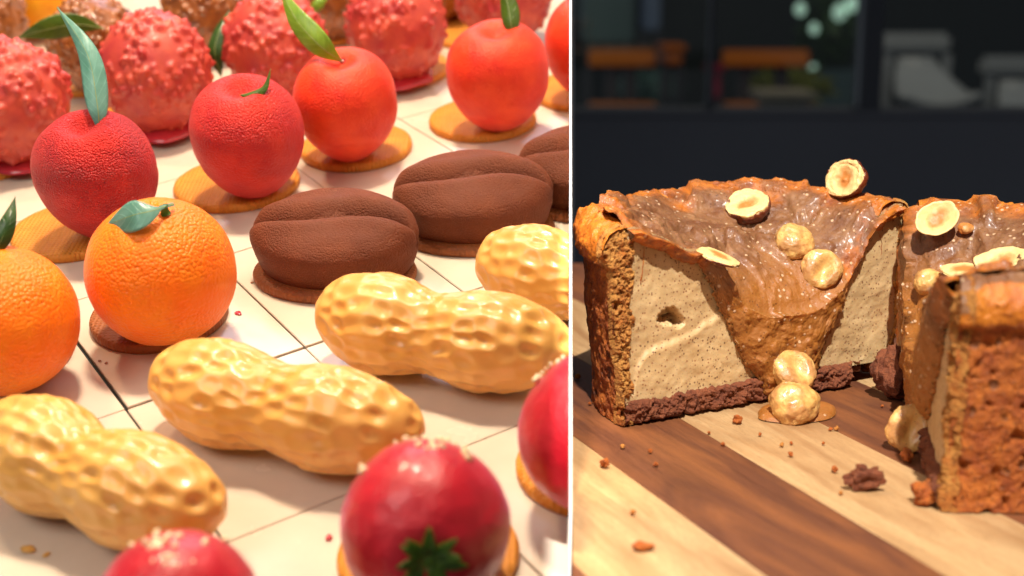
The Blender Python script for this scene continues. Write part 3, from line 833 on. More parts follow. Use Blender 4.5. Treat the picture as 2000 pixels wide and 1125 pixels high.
CH = 0.0785
class Cake: pass
def cake_frame(pl, pr):
    """origin at the middle of the cut; x along the cut, y into the cake"""
    c = Cake(); mid = (pl + pr) / 2; mid[2] = 0
    x = pr - pl; x[2] = 0; c.R = np.linalg.norm(x) / 2; x /= np.linalg.norm(x)
    y = np.cross([0, 0, 1.0], x)
    c.o, c.x, c.y = mid, x, y
    c.M = frame(mid + np.array([0, 0, 0.0004]), x, y, np.array([0, 0, 1.0]))
    return c
def face_xz(c, px, py):
    r = ray(px, py); t = ((c.o - CAM) @ c.y) / (r @ c.y); p = CAM + r * t
    return float((p - c.o) @ c.x), float(p[2])
def top_z(c, x, y):
    """height of the sunken, sauced top"""
    x = np.asarray(x, float); y = np.asarray(y, float)
    r = np.hypot(x, y) / c.R
    z = CH - 0.0008 - 0.0095 * sstep(0.93, 0.50, r)
    for (vx, vw, vd, vy, vl) in c.valleys:
        z = z - vd * np.exp(-np.abs((x - vx) / vw) ** 2.6) * np.exp(-(np.maximum(y, 0) / vl) ** 1.7)
    dep = CH - 0.0103 - z
    pw = np.stack([x, y, x * 0 + c.seed], 1)
    z = z + 0.0028 * sstep(0.0012, -0.0008, dep - 0.0060 - 0.010 * fbm(pw, 55, 3, c.seed + 5)) * sstep(0.001, 0.006, y)
    for (hx_, hy_, ha, hb, hd) in c.pits: z = z - hd * np.exp(-(((x - hx_) / ha) ** 2 + ((y - hy_) / hb) ** 2) ** 2)
    w = sstep(c.roll[0] - 0.010, c.roll[0] + 0.008, x) * sstep(c.roll[1] + 0.010, c.roll[1] - 0.006, x)
    z = z - w * 0.0125 * (1 - np.sqrt(np.clip(1 - np.clip(1 - np.maximum(y, 0) / 0.017, 0, 1) ** 2, 0, 1)))
    p = np.stack([x, y, x * 0 + c.seed], 1)
    z = z + 0.0024 * fbm(p, 75, 3, c.seed) 
    # torn lumps of the baked skin
    q = pn(p, 55, c.seed + 7); z = z + 0.0030 * sstep(0.12, 0.19, q) * sstep(0.002, 0.010, y) + 0.0010 * sstep(0.93, 1.0, r)
    return z
def hit_top(c, px, py):
    r = ray(px, py)
    for t in np.arange(0.40, 0.80, 0.0005):
        p = CAM + r * t; l = p - c.o; x, y = l @ c.x, l @ c.y
        if y > -0.002 and math.hypot(x, y) < c.R and p[2] < top_z(c, [x], [y])[0]: return p
    return CAM + r * 0.6
def half_cake(c, name, label, drip, puddle=None, front=None, group="halves of the cut cheesecake"):
    e = empty(name, c.M); bpy.context.view_layer.update(); tag(e, label, "cake", group)
    R, sd = c.R, c.seed; TL, TR = c.thick
    # -- crust: wall swept round the half circle, rim folded outwards
    prof = []; RB, RC, ZC = R - 0.0045, 0.0092, 0.0700
    for z in np.linspace(0.0, 0.0625, 84): prof.append((R - 0.0045 + 0.0045 * sstep(0, 0.06, z), z))
    a0 = math.asin((0.0635 - ZC) / RC)
    for a in np.linspace(a0, math.pi * 0.95, 40): prof.append((RB + RC * math.cos(a), ZC + RC * math.sin(a)))
    for z in np.linspace(0.068, 0.056, 8): prof.append((R - 0.0137, z))
    prof = np.array(prof); npf = len(prof); nph = 460
    ph = np.linspace(0, math.pi, nph)
    PH, K = np.meshgrid(ph, np.arange(npf), indexing='ij'); PH = PH.ravel(); K = K.ravel()
    rr = prof[K, 0]; zz = prof[K, 1]
    P = np.stack([-rr * np.cos(PH), rr * np.sin(PH), zz], 1)
    out = np.stack([-np.cos(PH), np.sin(PH), 0 * PH], 1)
    isrim = sstep(0.062, 0.07, zz)
    d = 0.0010 * fbm(P, 260, 4, sd, 0.7) + 0.0013 * fbm(P, 70, 2, sd + 4)
    pit = sstep(0.20, 0.40, pn(P, 190, sd + 9)); d -= 0.0020 * pit * (1 - isrim)
    endf = sstep(0.0, 0.10, PH) * sstep(0.0, 0.10, math.pi - PH)
    lat = 0.0042 * pn(np.stack([np.cos(PH) * 2.2, np.sin(PH) * 2.2, PH * 0 + sd], 1), 1.6)
    rs_ = isrim * (0.0030 * sstep(math.pi * 0.72, math.pi, PH) if c.flap else 0.0)
    P += out * (d + isrim * endf * (lat - 0.001) - rs_)[:, None]
    P[:, 2] += (0.0034 * fbm(P, 85, 3, sd + 2) + 0.0014 * fbm(P, 300, 3, sd + 3)) * isrim * (0.3 + 0.7 * endf)
    P[:, 2] = np.maximum(P[:, 2], 0)
    P[:, 1] += 0.0006
    crust = mk("crust", P, gridf(nph, npf), M_CRUST, e)
    crust.data.materials.append(M_RIM)
    kf = gridf(nph, npf)[:, 0] % npf
    crust.data.polygons.foreach_set("material_index", (prof[kf, 1] + 0.004 * pn(P[gridf(nph, npf)[:, 0]], 90, 2) > 0.0655).astype(np.int32))
    if not c.flap:
        crust.data.materials.append(M_TOP)
        f_ = gridf(nph, npf)[:, 0]; zz_ = prof[f_ % npf, 1]; ph_ = ph[f_ // npf]
        mi = (prof[kf, 1] + 0.004 * pn(P[f_], 90, 2) > 0.0655).astype(np.int32)
        mi[(zz_ + 0.004 * pn(P[f_], 70, 5) > 0.067) & (ph_ > math.pi * 0.45) & (pn(P[f_], 45, 8) > -0.12)] = 2
        crust.data.polygons.foreach_set("material_index", mi)
    CLIP_RIGHT.append(crust)
    # -- broken ends of the crust in the cut
    for sgn in (-1, 1):
        nt, nz = (56 if (TL, TR)[sgn > 0] > 0.008 else 26), 300
        T, Z = np.meshgrid(np.linspace(0, 1, nt), np.linspace(0, 1, nz), indexing='ij'); T = T.ravel(); Z = Z.ravel()
        tk = TL if sgn < 0 else TR
        zr = np.stack([Z * 0 + sd, Z * 0.08, Z * 0], 1)
        ri = R - tk + 0.0030 * pn(zr, 110, 1) + 0.0016 * pn(zr, 420, 2) - 0.0035 * sstep(0.86, 1.0, Z) * (tk > 0.008)
        rt = ri + (RB + RC * 0.999 - ri) * T
        zt = ZC + np.sqrt(np.clip(RC ** 2 - (rt - RB) ** 2, 0, 1)) + 0.0006
        z = Z * zt
        ro = np.interp(z, prof[:84, 1], prof[:84, 0]); ro = np.where(z > 0.0625, RB + np.sqrt(np.clip(RC ** 2 - (np.minimum(z, ZC) - ZC) ** 2, 0, 1)), ro) + 0.0007
        x = ri + (ro - ri) * T
        p = np.stack([sgn * x, 0 * x, z], 1)
        p[:, 1] = -0.0006 - 0.0016 * fbm(p, 380, 4, sd + sgn, 0.7) - 0.0016 * fbm(p, 110, 2, sd + 5) + 0.0045 * (np.clip(2 * T - 1, 0, 1) ** 10 + Z ** 24) + 0.003 * np.clip(1 - 2 * T, 0, 1) ** 8
        crk = sstep(0.16, 0.34, pn(p, 170, sd + 11)); p[:, 1] += 0.0030 * crk + 0.0016 * sstep(0.1, 0.4, pn(p, 520, sd + 13))
        p[:, 1] = np.minimum(p[:, 1], 0.0050)
        f = gridf(nt, nz); f = f if sgn > 0 else f[:, ::-1]
        o = mk("broken_crust_end", p, f, M_CRUSTCUT, e); CLIP_RIGHT.append(o)
    # -- cream filling in the cut
    nx, nz = 230, 130
    xs = np.linspace(-(R - TL + 0.003), R - TR + 0.002, nx)
    zt = top_z(c, xs, xs * 0) + 0.0006
    X, Z = np.meshgrid(xs, np.linspace(0, 1, nz), indexing='ij'); ZT = np.repeat(zt, nz)
    X = X.ravel(); Z = (0.0085 + Z.ravel() * (ZT - 0.0085))
    p = np.stack([X, 0 * X, Z], 1)
    y = 0.0011 * fbm(p, 50, 3, sd + 1) + 0.0004 * fbm(p, 260, 3, sd + 2, 0.5)
    if c.flap:
        fl = np.array(c.flap); zb = np.interp(X, fl[:, 0], fl[:, 1], left=fl[0, 1], right=fl[-1, 1])
        zb = zb + 0.0012 * pn(np.stack([X, X * 0, X * 0 + 3], 1), 170)
        zb = zb + 0.0010 * pn(np.stack([X, X * 0, X * 0 + 3], 1), 500)
        fw = sstep(c.flap_end + 0.006, c.flap_end, X)
        y += fw * (0.0011 * sstep(-0.0014, 0.0014, Z - zb) - 0.0001 * np.exp(-((Z - zb + 0.0012) / 0.0013) ** 2)) + (1 - fw) * 0.0010
    for (hx, hz, ax, az, dep) in c.holes:
        q = np.sqrt(((X - hx) / ax) ** 2 + ((Z - hz) / az) ** 2) + 0.6 * fbm(p, 260, 3, sd + 8)
        y += dep * sstep(1.05, 0.75, q)
    p[:, 1] = y
    o = mk("cream_filling", p, gridf(nx, nz)[:, ::-1], M_FILL, e); CLIP_RIGHT.append(o)
    # -- cocoa biscuit base
    nx, nz = 420, 44
    xs = np.linspace(-(R - 0.005), R - 0.005, nx)
    X, Q = np.meshgrid(xs, np.linspace(0, 1, nz), indexing='ij'); X = X.ravel(); Q = Q.ravel()
    hz = 0.0105 + 0.0016 * pn(np.stack([X, X * 0, X * 0 + sd], 1), 110) + 0.0008 * pn(np.stack([X, X * 0, X * 0 + sd], 1), 420)
    p = np.stack([X, 0 * X, Q * hz], 1)
    y = -0.0020 - 0.0026 * fbm(p, 170, 3, sd + 3, 0.65) - 0.0014 * fbm(p, 520, 3, sd + 9, 0.7) + 0.004 * (2 * Q - 1) ** 6
    y = y + 0.022 * sstep(0.0, 0.006, X - c.void) * sstep(1.0, 0.75, Q)
    for nx_ in c.notches: y = y + 0.006 * np.exp(-((X - nx_) / 0.0012) ** 2) * sstep(0.7, 0.2, Q)
    p[:, 1] = y
    o = mk("biscuit_base", p, gridf(nx, nz)[:, ::-1], M_BASE, e); CLIP_RIGHT.append(o)
    # -- praline topping, sunk in the middle, spilling over the cut
    nx, ny, nd = 230, 120, 110
    xs = np.linspace(-(R - 0.0056), R - 0.0056, nx)
    dr = np.array(drip); zend = np.interp(xs, dr[:, 0], dr[:, 1])
    zt = top_z(c, xs, xs * 0)
    zend = zend + 0.0080 * pn(np.stack([xs, xs * 0, xs * 0 + 8 + sd], 1), 85) + 0.002 * pn(np.stack([xs, xs * 0, xs * 0 + 8 + sd], 1), 420)
    zend = np.maximum(np.minimum(zend, 1), 0.0008)
    zend = np.minimum(zt - 0.0030 - 0.0022 * (1 + pn(np.stack([xs, xs * 0, xs * 0 + 5], 1), 260)), zend)
    rows = []
    yb = np.sqrt(np.maximum((R - 0.0052) ** 2 - xs ** 2, 1e-9))
    for k in range(ny):
        s = 1 - k / (ny - 1); y = yb * s
        z = top_z(c, xs, y)
        lip = np.exp(-(y / 0.0022) ** 2) * 0.0006
        rows.append(np.stack([xs, y - 0.0010 * np.exp(-(y / 0.002) ** 2), z - lip + 0.0002], 1))
    outline = np.stack([xs, zend], 1)
    for k in range(1, nd):
        s = k / (nd - 1); z = zt - 0.0010 + (zend - zt + 0.0010) * s
        dd = np.full(nx, 9.0)
        for q in outline[::2]: dd = np.minimum(dd, np.hypot(xs - q[0], z - q[1]))
        pp = np.stack([xs, xs * 0, z], 1)
        th = (0.0055 + 0.0034 * fbm(pp, 75, 2, sd)) * (1 - np.exp(-dd / 0.0028)) + 0.0007 * fbm(pp, 330, 3, sd + 6) * np.minimum(1, dd / 0.003)
        wide = sstep(0.0015, 0.006, zt - zend)
        th = th * (0.35 + 0.65 * wide) + 0.0010 * (1 - s) * (1 - wide)
        yoff = 0.0022 if c.flap else 0.0
        rows.append(np.stack([xs, yoff * (s ** 4) * (1 - wide) - th - 0.0002 + 0.0012 * (s > 0.999), z], 1))
    V = np.concatenate(rows)
    G = V.reshape(len(rows), nx, 3); gn = np.cross(np.gradient(G, axis=1), np.gradient(G, axis=0)); gn /= np.maximum(np.linalg.norm(gn, axis=2), 1e-12)[..., None]
    gn = gn.reshape(-1, 3)
    if gn[nx * ny // 2][2] < 0: gn = -gn
    V = V + gn * (0.0006 * fbm(V, 110, 3, sd + 21, 0.55) + 0.0003 * fbm(V, 520, 3, sd + 22, 0.65) + 0.0006 * sstep(0.12, 0.3, pn(V, 240, sd + 23)))[:, None]
    o = mk("praline_topping", V, gridf(len(rows), nx)[:, ::-1], M_TOP, e); CLIP_RIGHT.append(o)
    nl = (nd - 1) * nx
    rad = np.hypot(V[:, 0], np.maximum(V[:, 1], 0)) / R + 0.22 * fbm(V, 60, 4, sd + 12)
    gold = sstep(0.70, 0.92, rad)
    lipm = np.zeros(len(V)); wide_all = np.tile(sstep(0.010, 0.0055, zt - zend), nd - 1); lipm[-nl:] = wide_all
    near = np.exp(-(np.maximum(V[:, 1], 0) / 0.0028) ** 2) * np.tile(sstep(0.010, 0.0055, zt - zend), len(rows))
    gold = np.clip(np.maximum(gold, np.maximum(lipm, near * sstep(-0.2, 0.2, fbm(V, 120, 3, sd)))), 0, 1)
    at_ = o.data.attributes.new("gold", 'FLOAT', 'POINT'); at_.data.foreach_set("value", gold.astype(np.float32))
    if puddle is not None:
        pc_, ax, ay = puddle
        n = 60; a = np.linspace(0, 2 * math.pi, n, endpoint=False); vs = []
        w = 1 + 0.16 * pn(np.stack([np.cos(a) * 1.4, np.sin(a) * 1.4, a * 0 + 2], 1))
        for q, hz in ((0.0, 0.0040), (0.35, 0.0038), (0.65, 0.0030), (0.85, 0.0020), (0.95, 0.0011), (1.0, 0.0)):
            pt = np.stack([np.cos(a) * ax * q * w, np.sin(a) * ay * q * w, np.full(n, hz)], 1)
            pt[:, 2] += 0.0008 * pn(pt, 180, 3) * (hz > 0.0005); vs.append(pt)
        pd = mk("sauce_puddle", np.concatenate(vs), gridf(6, n, False, True)[:, ::-1], M_TOP, e)
        l = pc_ - c.o; pd.location = (l @ c.x, l @ c.y, 0)
    return e

c1 = cake_frame(board_pt(1196, 838), board_pt(1754, 738)); c1.seed = 1.3
fx = lambda px, py: face_xz(c1, px, py)
hx, hz = fx(1312, 620); h2 = fx(1702, 432)
def top_xy(c, px, py, z=0.068):
    r_ = ray(px, py); p_ = CAM + r_ * ((z - CAMH) / r_[2]); l_ = p_ - c.o; return float(l_ @ c.x), float(l_ @ c.y)
c1.pits = [(*top_xy(c1, 1300, 430), 0.0028, 0.0035, 0.005), (*top_xy(c1, 1342, 455), 0.0050, 0.0045, 0.0055), (*top_xy(c1, 1560, 440), 0.010, 0.0025, 0.004)]
c1.roll = (-0.022, 0.046); c1.thick = (0.0088, 0.0045); c1.flap_end = fx(1450, 600)[0]
c1.valleys = [(0.010, 0.0350, 0.0145, 0, 0.030), (0.006, 0.024, 0.004, 0, 0.014)]
c1.flap = [fx(1236, 772), fx(1246, 722), fx(1266, 690), fx(1300, 674), fx(1330, 664), fx(1362, 648), fx(1396, 624), fx(1420, 605), fx(1700, 640), fx(1750, 660)]
c1.holes = [(hx, hz, 0.0056, 0.0036, 0.008), (h2[0], h2[1], 0.0036, 0.0030, 0.007), (hx + 0.004, hz - 0.003, 0.0032, 0.0024, 0.008)]
c1.void = fx(1655, 740)[0]; c1.notches = [fx(1336, 820)[0]]
R = c1.R
d1 = [(-R, 0.09), fx(1330, 480), fx(1380, 545), fx(1404, 590), fx(1424, 636), fx(1452, 700), fx(1478, 752), (fx(1486, 780)[0], 0.001), (fx(1578, 780)[0], 0.001), fx(1594, 712), fx(1602, 676), fx(1618, 640), fx(1638, 600), fx(1652, 540), fx(1662, 480), (R, 0.09)]
half_cake(c1, "cheesecake_half", "cheesecake half with its cut face towards the camera, sauce running down the middle", d1, (board_pt(1556, 808), 0.0180, 0.0125))

p2a = board_pt(1842, 1010); p2b = board_pt(1768, 735)
c2 = cake_frame(p2b, p2a); c2.seed = 6.4
c2.pits = [(-0.05, 0.02, 0.004, 0.003, 0.004)]; c2.roll = (-0.05, 0.03); c2.thick = (0.008, 0.010)
c2.valleys = [(-0.010, 0.040, 0.022, 0, 0.032)]
c2.flap = None; c2.holes = []; c2.void = 0.2; c2.notches = []
R2 = c2.R
d2 = [(-R2, 0.02), (-R2 * 0.9, 0.018), (-R2 * 0.7, 0.010), (-R2 * 0.45, 0.008), (-R2 * 0.2, 0.004), (0.0, 0.006), (R2 * 0.25, 0.012), (R2 * 0.5, 0.030), (R2 * 0.7, 0.055), (R2, 0.085)]
half_cake(c2, "cheesecake_half", "cheesecake half at the right edge with its brown outer crust towards the camera", d2)

# ---- hazelnuts
def m_nut(name, c1_, c2_, coat=0.3, speck=0.6):
    m = Mat(name)
    col = m.mix(m.ramp(m.noise(260, 4), [(0.35, 0.0), (0.7, 1.0)]), c1_, c2_)
    sp = m.ramp(m.voro(700), [(0.12, 1.0), (0.2, 0.0)])
    pk = m.ramp(m.n('ShaderNodeSeparateColor', {0: m.voro(700, out='Color')}).outputs[0], [(0.6, 0.0), (0.65, 1.0)])
    col = m.mix(m.math('MULTIPLY', m.math('MULTIPLY', sp, pk), speck), col, srgb(96, 50, 20))
    if coat > 0.4:
        col = m.mix(m.math('MULTIPLY', m.ramp(m.noise(120, 4), [(0.46, 0.0), (0.60, 1.0)]), 0.75), col, srgb(176, 122, 74))
    m.set(Base_Color=col, Roughness=0.42, Coat_Weight=coat, Coat_Roughness=0.15, Normal=m.bump(m.noise(320, 5), 0.75, 0.0012),
          Subsurface_Weight=0.15, Subsurface_Radius=(0.005, 0.003, 0.0012), Subsurface_Scale=1.0)
    return m.m
def m_cutnut():
    m = Mat("roasted_kernel")
    p = m.n('ShaderNodeVectorMath', {0: m.co(), 1: (0.8, 1.25, 0)}, operation='MULTIPLY').outputs[0]
    rad = m.n('ShaderNodeVectorMath', {0: p}, operation='LENGTH').outputs['Value']
    w = m.math('ADD', m.math('MULTIPLY', rad, 100.0), m.math('MULTIPLY', m.math('SUBTRACT', m.noise(300, 3), 0.5), 0.5))
    col = m.mix(m.ramp(w, [(0.25, 0.0), (0.55, 1.0)]), srgb(194, 122, 56), srgb(236, 198, 132))
    m.set(Base_Color=col, Roughness=0.5, Normal=m.bump(m.noise(500, 4), 0.35, 0.0007), Subsurface_Weight=0.15, Subsurface_Radius=(0.004, 0.002, 0.001), Subsurface_Scale=1.0)
    return m.m
M_KERNEL = m_cutnut()
M_KERNEL_SAUCED = m_nut("sauced_kernel", srgb(226, 180, 106), srgb(206, 144, 70), 0.42, 0.8)
M_SKIN = m_crumb("nut_skin", srgb(98, 38, 16), srgb(126, 54, 22), srgb(62, 22, 10), 300, 0.4, 0.35, 0.0006)
def nut(px, py, p, r, up, label, kind="half", mat=None, seed=0.0, stretch=1.0, spin=0.0, skin=True, sink=0.0, group="hazelnuts on the cheesecake"):
    """p world centre; up = direction the cut side faces"""
    mat = mat or M_KERNEL
    up = np.array(up, float); up /= np.linalg.norm(up)
    a = np.cross(up, [0.3, 1, 0.2]); a /= np.linalg.norm(a); b = np.cross(up, a)
    ca2, sa2 = math.cos(spin), math.sin(spin); a, b = a * ca2 + b * sa2, -a * sa2 + b * ca2
    e = empty("hazelnut", frame(p - up * sink, a, b, up)); bpy.context.view_layer.update()
    tag(e, label, "hazelnut", group)
    d, f = ico(5); v = d.copy()
    rho = np.hypot(v[:, 0], v[:, 1])
    if kind == "half":
        z = np.where(v[:, 2] > 0, 0.10 * (v[:, 2]) ** 0.5 + 0.05 * (rho > 0.8), v[:, 2] * 0.85)
        cut = (v[:, 2] > 0) * 1.0
        z += cut * (-0.16 * np.exp(-(np.hypot(v[:, 0] / 0.60, v[:, 1] / 0.40)) ** 3) + 0.10 * np.exp(-(np.hypot(v[:, 0] - .05, v[:, 1]) / 0.14) ** 2))
        z += cut * 0.07 * fbm(d, 3.0, 3, seed)
        v[:, 2] = z
        v[:, 0] *= np.where(np.abs(d[:, 2]) < 0.3, 1 + 0.06 * fbm(d, 4, 2, seed + 1), 1)
    elif kind == "cup":                       # half kernel with a deep groove
        v[:, 2] = np.where(v[:, 2] > 0, 0.45 * v[:, 2], v[:, 2] * 0.9)
        g = np.exp(-(np.hypot(v[:, 0] / 0.62, (v[:, 1] - 0.1) / 0.40)) ** 2.4) * (d[:, 2] > 0)
        v[:, 2] -= 0.40 * g
    elif kind == "whole":
        v[:, 2] *= 0.85; v[:, 0] *= 1.0 - 0.18 * v[:, 0]
        g = np.exp(-(np.hypot((v[:, 0] - .2) / 0.35, v[:, 1] / 0.25)) ** 2) * (d[:, 2] > 0); v[:, 2] -= 0.12 * g
    elif kind == "slice":
        v[:, 2] *= 0.16; v[:, 2] += 0.16 * v[:, 0] ** 2 * 0.5; v *= (1 + 0.10 * fbm(d, 2.5, 2, seed))[:, None]
    v *= (1 + 0.15 * fbm(d, 1.5, 3, seed) + 0.03 * fbm(d, 6, 3, seed))[:, None]
    v[:, 0] *= stretch
    v *= r
    mk("kernel", v, f, mat, e)
    if skin and kind in ("half", "slice"):
        sel = (d[:, 2] < (0.06 if kind == "half" else -0.05) + 0.22 * fbm(d, 2.2, 3, seed + 4))
        keepf = f[sel[f].all(1)]
        idx = np.unique(keepf); mp = -np.ones(len(d), int); mp[idx] = np.arange(len(idx))
        sv = v[idx] * 1.045; sv[:, 2] -= 0.02 * r
        so = mk("skin", sv, mp[keepf], M_SKIN, e)
        md = so.modifiers.new("thick", 'SOLIDIFY'); md.thickness = 0.00035
    return e
def shard(p, r, up, label, mat, seed=0.0, arc=1.0, spin=0.0, skin=False, stretch=1.2):
    """curved broken piece of a kernel"""
    up = np.array(up, float); up /= np.linalg.norm(up)
    a = np.cross(up, [0.3, 1, 0.2]); a /= np.linalg.norm(a); b = np.cross(up, a)
    ca2, sa2 = math.cos(spin), math.sin(spin); a, b = a * ca2 + b * sa2, -a * sa2 + b * ca2
    e = empty("hazelnut_piece", frame(p, a, b, up)); bpy.context.view_layer.update()
    tag(e, label, "hazelnut", "hazelnuts on the cheesecake")
    nr, na = 14, 56; an = np.linspace(0, 2 * math.pi, na, endpoint=False)
    edge = 1 + 0.30 * pn(np.stack([np.cos(an) * 1.2, np.sin(an) * 1.2, an * 0 + seed], 1)) + 0.06 * pn(np.stack([np.cos(an) * 6, np.sin(an) * 6, an * 0 + seed], 1))
    lay = []
    for side in (0, 1):
        for q in (np.linspace(0, 1, nr) if side == 0 else np.linspace(1, 0, nr)):
            th = q * arc * edge; tk = 0.24 * (1 - 0.75 * q ** 3)
            R_ = 1.0 if side else 1.0 - tk
            lay.append(np.stack([np.sin(th) * np.cos(an) * R_ * stretch, np.sin(th) * np.sin(an) * R_, -np.cos(th) * R_ + 0.75], 1))
    v = np.concatenate(lay) * r
    v += 0.06 * r * np.stack([fbm(v / r, 2, 2, seed), fbm(v / r, 2, 2, seed + 1), fbm(v / r, 2, 2, seed + 2)], 1)
    mk("kernel", v, gridf(2 * nr, na, False, True), mat, e)
    if skin:
        k = v[nr * na:(2 * nr - 4) * na] * 1.03; mk("skin", k, gridf(nr - 4, na, False, True), M_SKIN, e)
    return e
U = np.array([0, 0, 1.0])
p = hit_top(c1, 1650, 385); t = (p - CAM) @ FWD
nut(0, 0, at(1650, 349, t - 0.004), 42 * t / FPX, (-0.72, -0.60, 0.40), "half hazelnut with dark skin standing upright on the cake's right rim", "half", M_KERNEL, 1.2, 0.92, 0.9)
p = hit_top(c1, 1458, 420); t = (p - CAM) @ FWD
nut(0, 0, at(1458, 398, t - 0.003), 43 * t / FPX, (-0.22, -0.42, 0.86), "half hazelnut with dark skin lying cut side up on the cake top", "half", M_KERNEL, 2.7, 1.0, 0.5)
p = hit_top(c1, 1545, 486); t = (p - CAM) @ FWD
nut(0, 0, at(1545, 474, t - 0.002), 40 * t / FPX, (0.1, -0.5, 0.85), "pale skinless hazelnut bedded in sauce in the cake's hollow", "whole", M_KERNEL_SAUCED, 3.3, 1.0, 0.2)
p = hit_top(c1, 1606, 530); t = (p - CAM) @ FWD
nut(0, 0, at(1606, 524, t - 0.002), 40 * t / FPX, (-0.05, -0.9, 0.35), "grooved hazelnut coated in sauce at the top of the drip", "cup", M_KERNEL_SAUCED, 4.1, 1.0, 1.4)
p = hit_top(c1, 1402, 512); t = (p - CAM) @ FWD
nut(0, 0, at(1402, 503, t - 0.002), 44 * t / FPX, (0.30, -0.10, 0.95), "thin hazelnut slice with dark skin tilted on the left slope of the cake", "slice", M_KERNEL, 5.6, 1.05, -0.9)
q = fx(1525, 712); pw = c1.o + c1.x * q[0] - c1.y * 0.0085 + U * q[1]
nut(0, 0, pw, 45 / FPX * ((pw - CAM) @ FWD), (0.25, -0.72, 0.62), "upper of the two hazelnuts stacked at the foot of the drip", "cup", M_KERNEL_SAUCED, 6.2, 1.0, 2.4)
pw = board_pt(1545, 820); t = (pw - CAM) @ FWD - 0.002
nut(0, 0, at(1545, 790, t), 46 / FPX * t, (0.05, -0.55, 0.8), "lower of the two hazelnuts, sitting in the sauce puddle", "whole", M_KERNEL_SAUCED, 7.9, 1.05, 0.6)
pw = board_pt(1776, 884); t = (pw - CAM) @ FWD
nut(0, 0, at(1776, 838, t), 43 / FPX * t, (-0.15, -0.90, 0.30), "grooved hazelnut leaning on the right half near the board", "cup", M_KERNEL_SAUCED, 8.4, 1.12, 1.45)
pd = None
p = hit_top(c2, 1832, 455); t = (p - CAM) @ FWD
shard(at(1830, 430, t - 0.004), 40 / FPX * t, (-0.25, -0.75, 0.55), "large curved hazelnut shard on the right half's top", M_KERNEL, 1.5, 1.15, 0.8)
nut(0, 0, at(1884, 446, t - 0.006), 13 / FPX * t, (0, -0.3, 1), "small hazelnut bit beside the large curved shard", "whole", M_KERNEL, 9.2, 1.2, 0.5)
p = hit_top(c2, 1812, 560); t = (p - CAM) @ FWD
nut(0, 0, at(1810, 552, t - 0.001), 29 / FPX * t, (-0.2, -0.7, 0.7), "round hazelnut half sunk in sauce on the right half's edge", "whole", M_KERNEL_SAUCED, 10.3, 1.0, 0.1)
p = hit_top(c2, 1880, 534); t = (p - CAM) @ FWD
nut(0, 0, at(1880, 529, t - 0.002), 34 / FPX * t, (-0.1, -0.25, 0.95), "flat pale hazelnut slice just behind the right half's front rim", "slice", M_KERNEL, 11.7, 1.25, 0.1, skin=False)
p = hit_top(c2, 1955, 515); t = (p - CAM) @ FWD
shard(at(1955, 512, t - 0.002), 46 / FPX * t, (-0.35, -0.35, 0.85), "hazelnut shard with reddish skin at the right edge", M_KERNEL, 3.8, 1.0, 0.3, True, 1.3)

# ---- crumbs on the board and broken base pieces
def lump(x, y, s, mat, label, seed, cat="crumb", sc=(1, 1, 1), name="crumb", group="crumbs on the board", n=4, yaw=0.0, amp=0.9):
    d, f = ico(n); v = d * np.clip(1 + amp * fbm(d, 1.1, 2, seed) + 0.16 * fbm(d, 5, 3, seed + 1), 0.3, 2)[:, None] * np.array(sc) * s
    v[:, 2] -= v[:, 2].min() * 0.85; v[:, 2] = np.maximum(v[:, 2], 0)
    o = mk(name, v, f, mat); p = board_pt(x, y); o.location = (p[0], p[1], 0.0003); o.rotation_euler = (0, 0, yaw)
    CLIP_RIGHT.append(o)
    return tag(o, label, cat, group)
lump(1628, 742, 0.0100, M_BASE, "broken brown biscuit lump under the right end of the cut face", 1.5, "biscuit", (1.15, 0.7, 0.85), "biscuit_chunk", "broken biscuit pieces", 5, 0.2, 0.6)
lump(1744, 778, 0.0092, M_BASE, "broken reddish biscuit lump in the gap between the halves", 4.4, "biscuit", (0.95, 0.8, 1.25), "biscuit_chunk", "broken biscuit pieces", 5, 0.5, 0.6)
lump(1690, 958, 0.0042, M_BASE, "hook shaped brown crumb on the pale strip", 8.1, sc=(1.3, 0.6, 1.0), n=5, amp=1.3)
lump(1806, 985, 0.0042, M_CRUST, "crumb lump at the front corner of the right half", 9.7, sc=(1.1, 0.9, 0.9), n=5)
lump(1772, 903, 0.0022, M_CRUST, "orange crumb below the grooved hazelnut on the board", 10.3)
lump(1255, 1075, 0.0022, M_CRUST, "blurred orange crumb alone on the pale strip at the bottom", 11.2, sc=(1.4, 0.9, .6))
lump(1180, 914, 0.0015, M_CRUST, "orange crumb on the pale strip's edge at the left", 12.6)
lump(1440, 828, 0.0017, M_CRUST, "orange crumb just in front of the cocoa base", 13.3)
CL = ["left of three tiny crumbs on the dark strip under the cake's left corner", "middle of three tiny crumbs on the dark strip under the cake's left corner", "lowest of three tiny crumbs on the dark strip under the cake's left corner",
      "tiny crumb on the pale strip above the blurred orange crumb", "tiny crumb on the joint of dark and pale strips in the middle", "tiny crumb on the pale strip left of the sauce puddle",
      "upper left of three tiny crumbs below the sauce puddle", "lowest of three tiny crumbs below the sauce puddle", "faintest of three tiny crumbs below the sauce puddle", "golden crumb left of the cake beside the partition",
      "tiny crumb left of the cake's lower crust", "golden crumb left of the hook shaped crumb", "right of two tiny crumbs at the puddle's right", "left of two tiny crumbs at the puddle's right",
      "tiny crumb on the dark strip under the reddish biscuit lump", "tiny crumb below the hook shaped crumb", "tiny crumb on the pale strip above the hook shaped crumb", "tiny crumb touching the front of the cocoa base"]
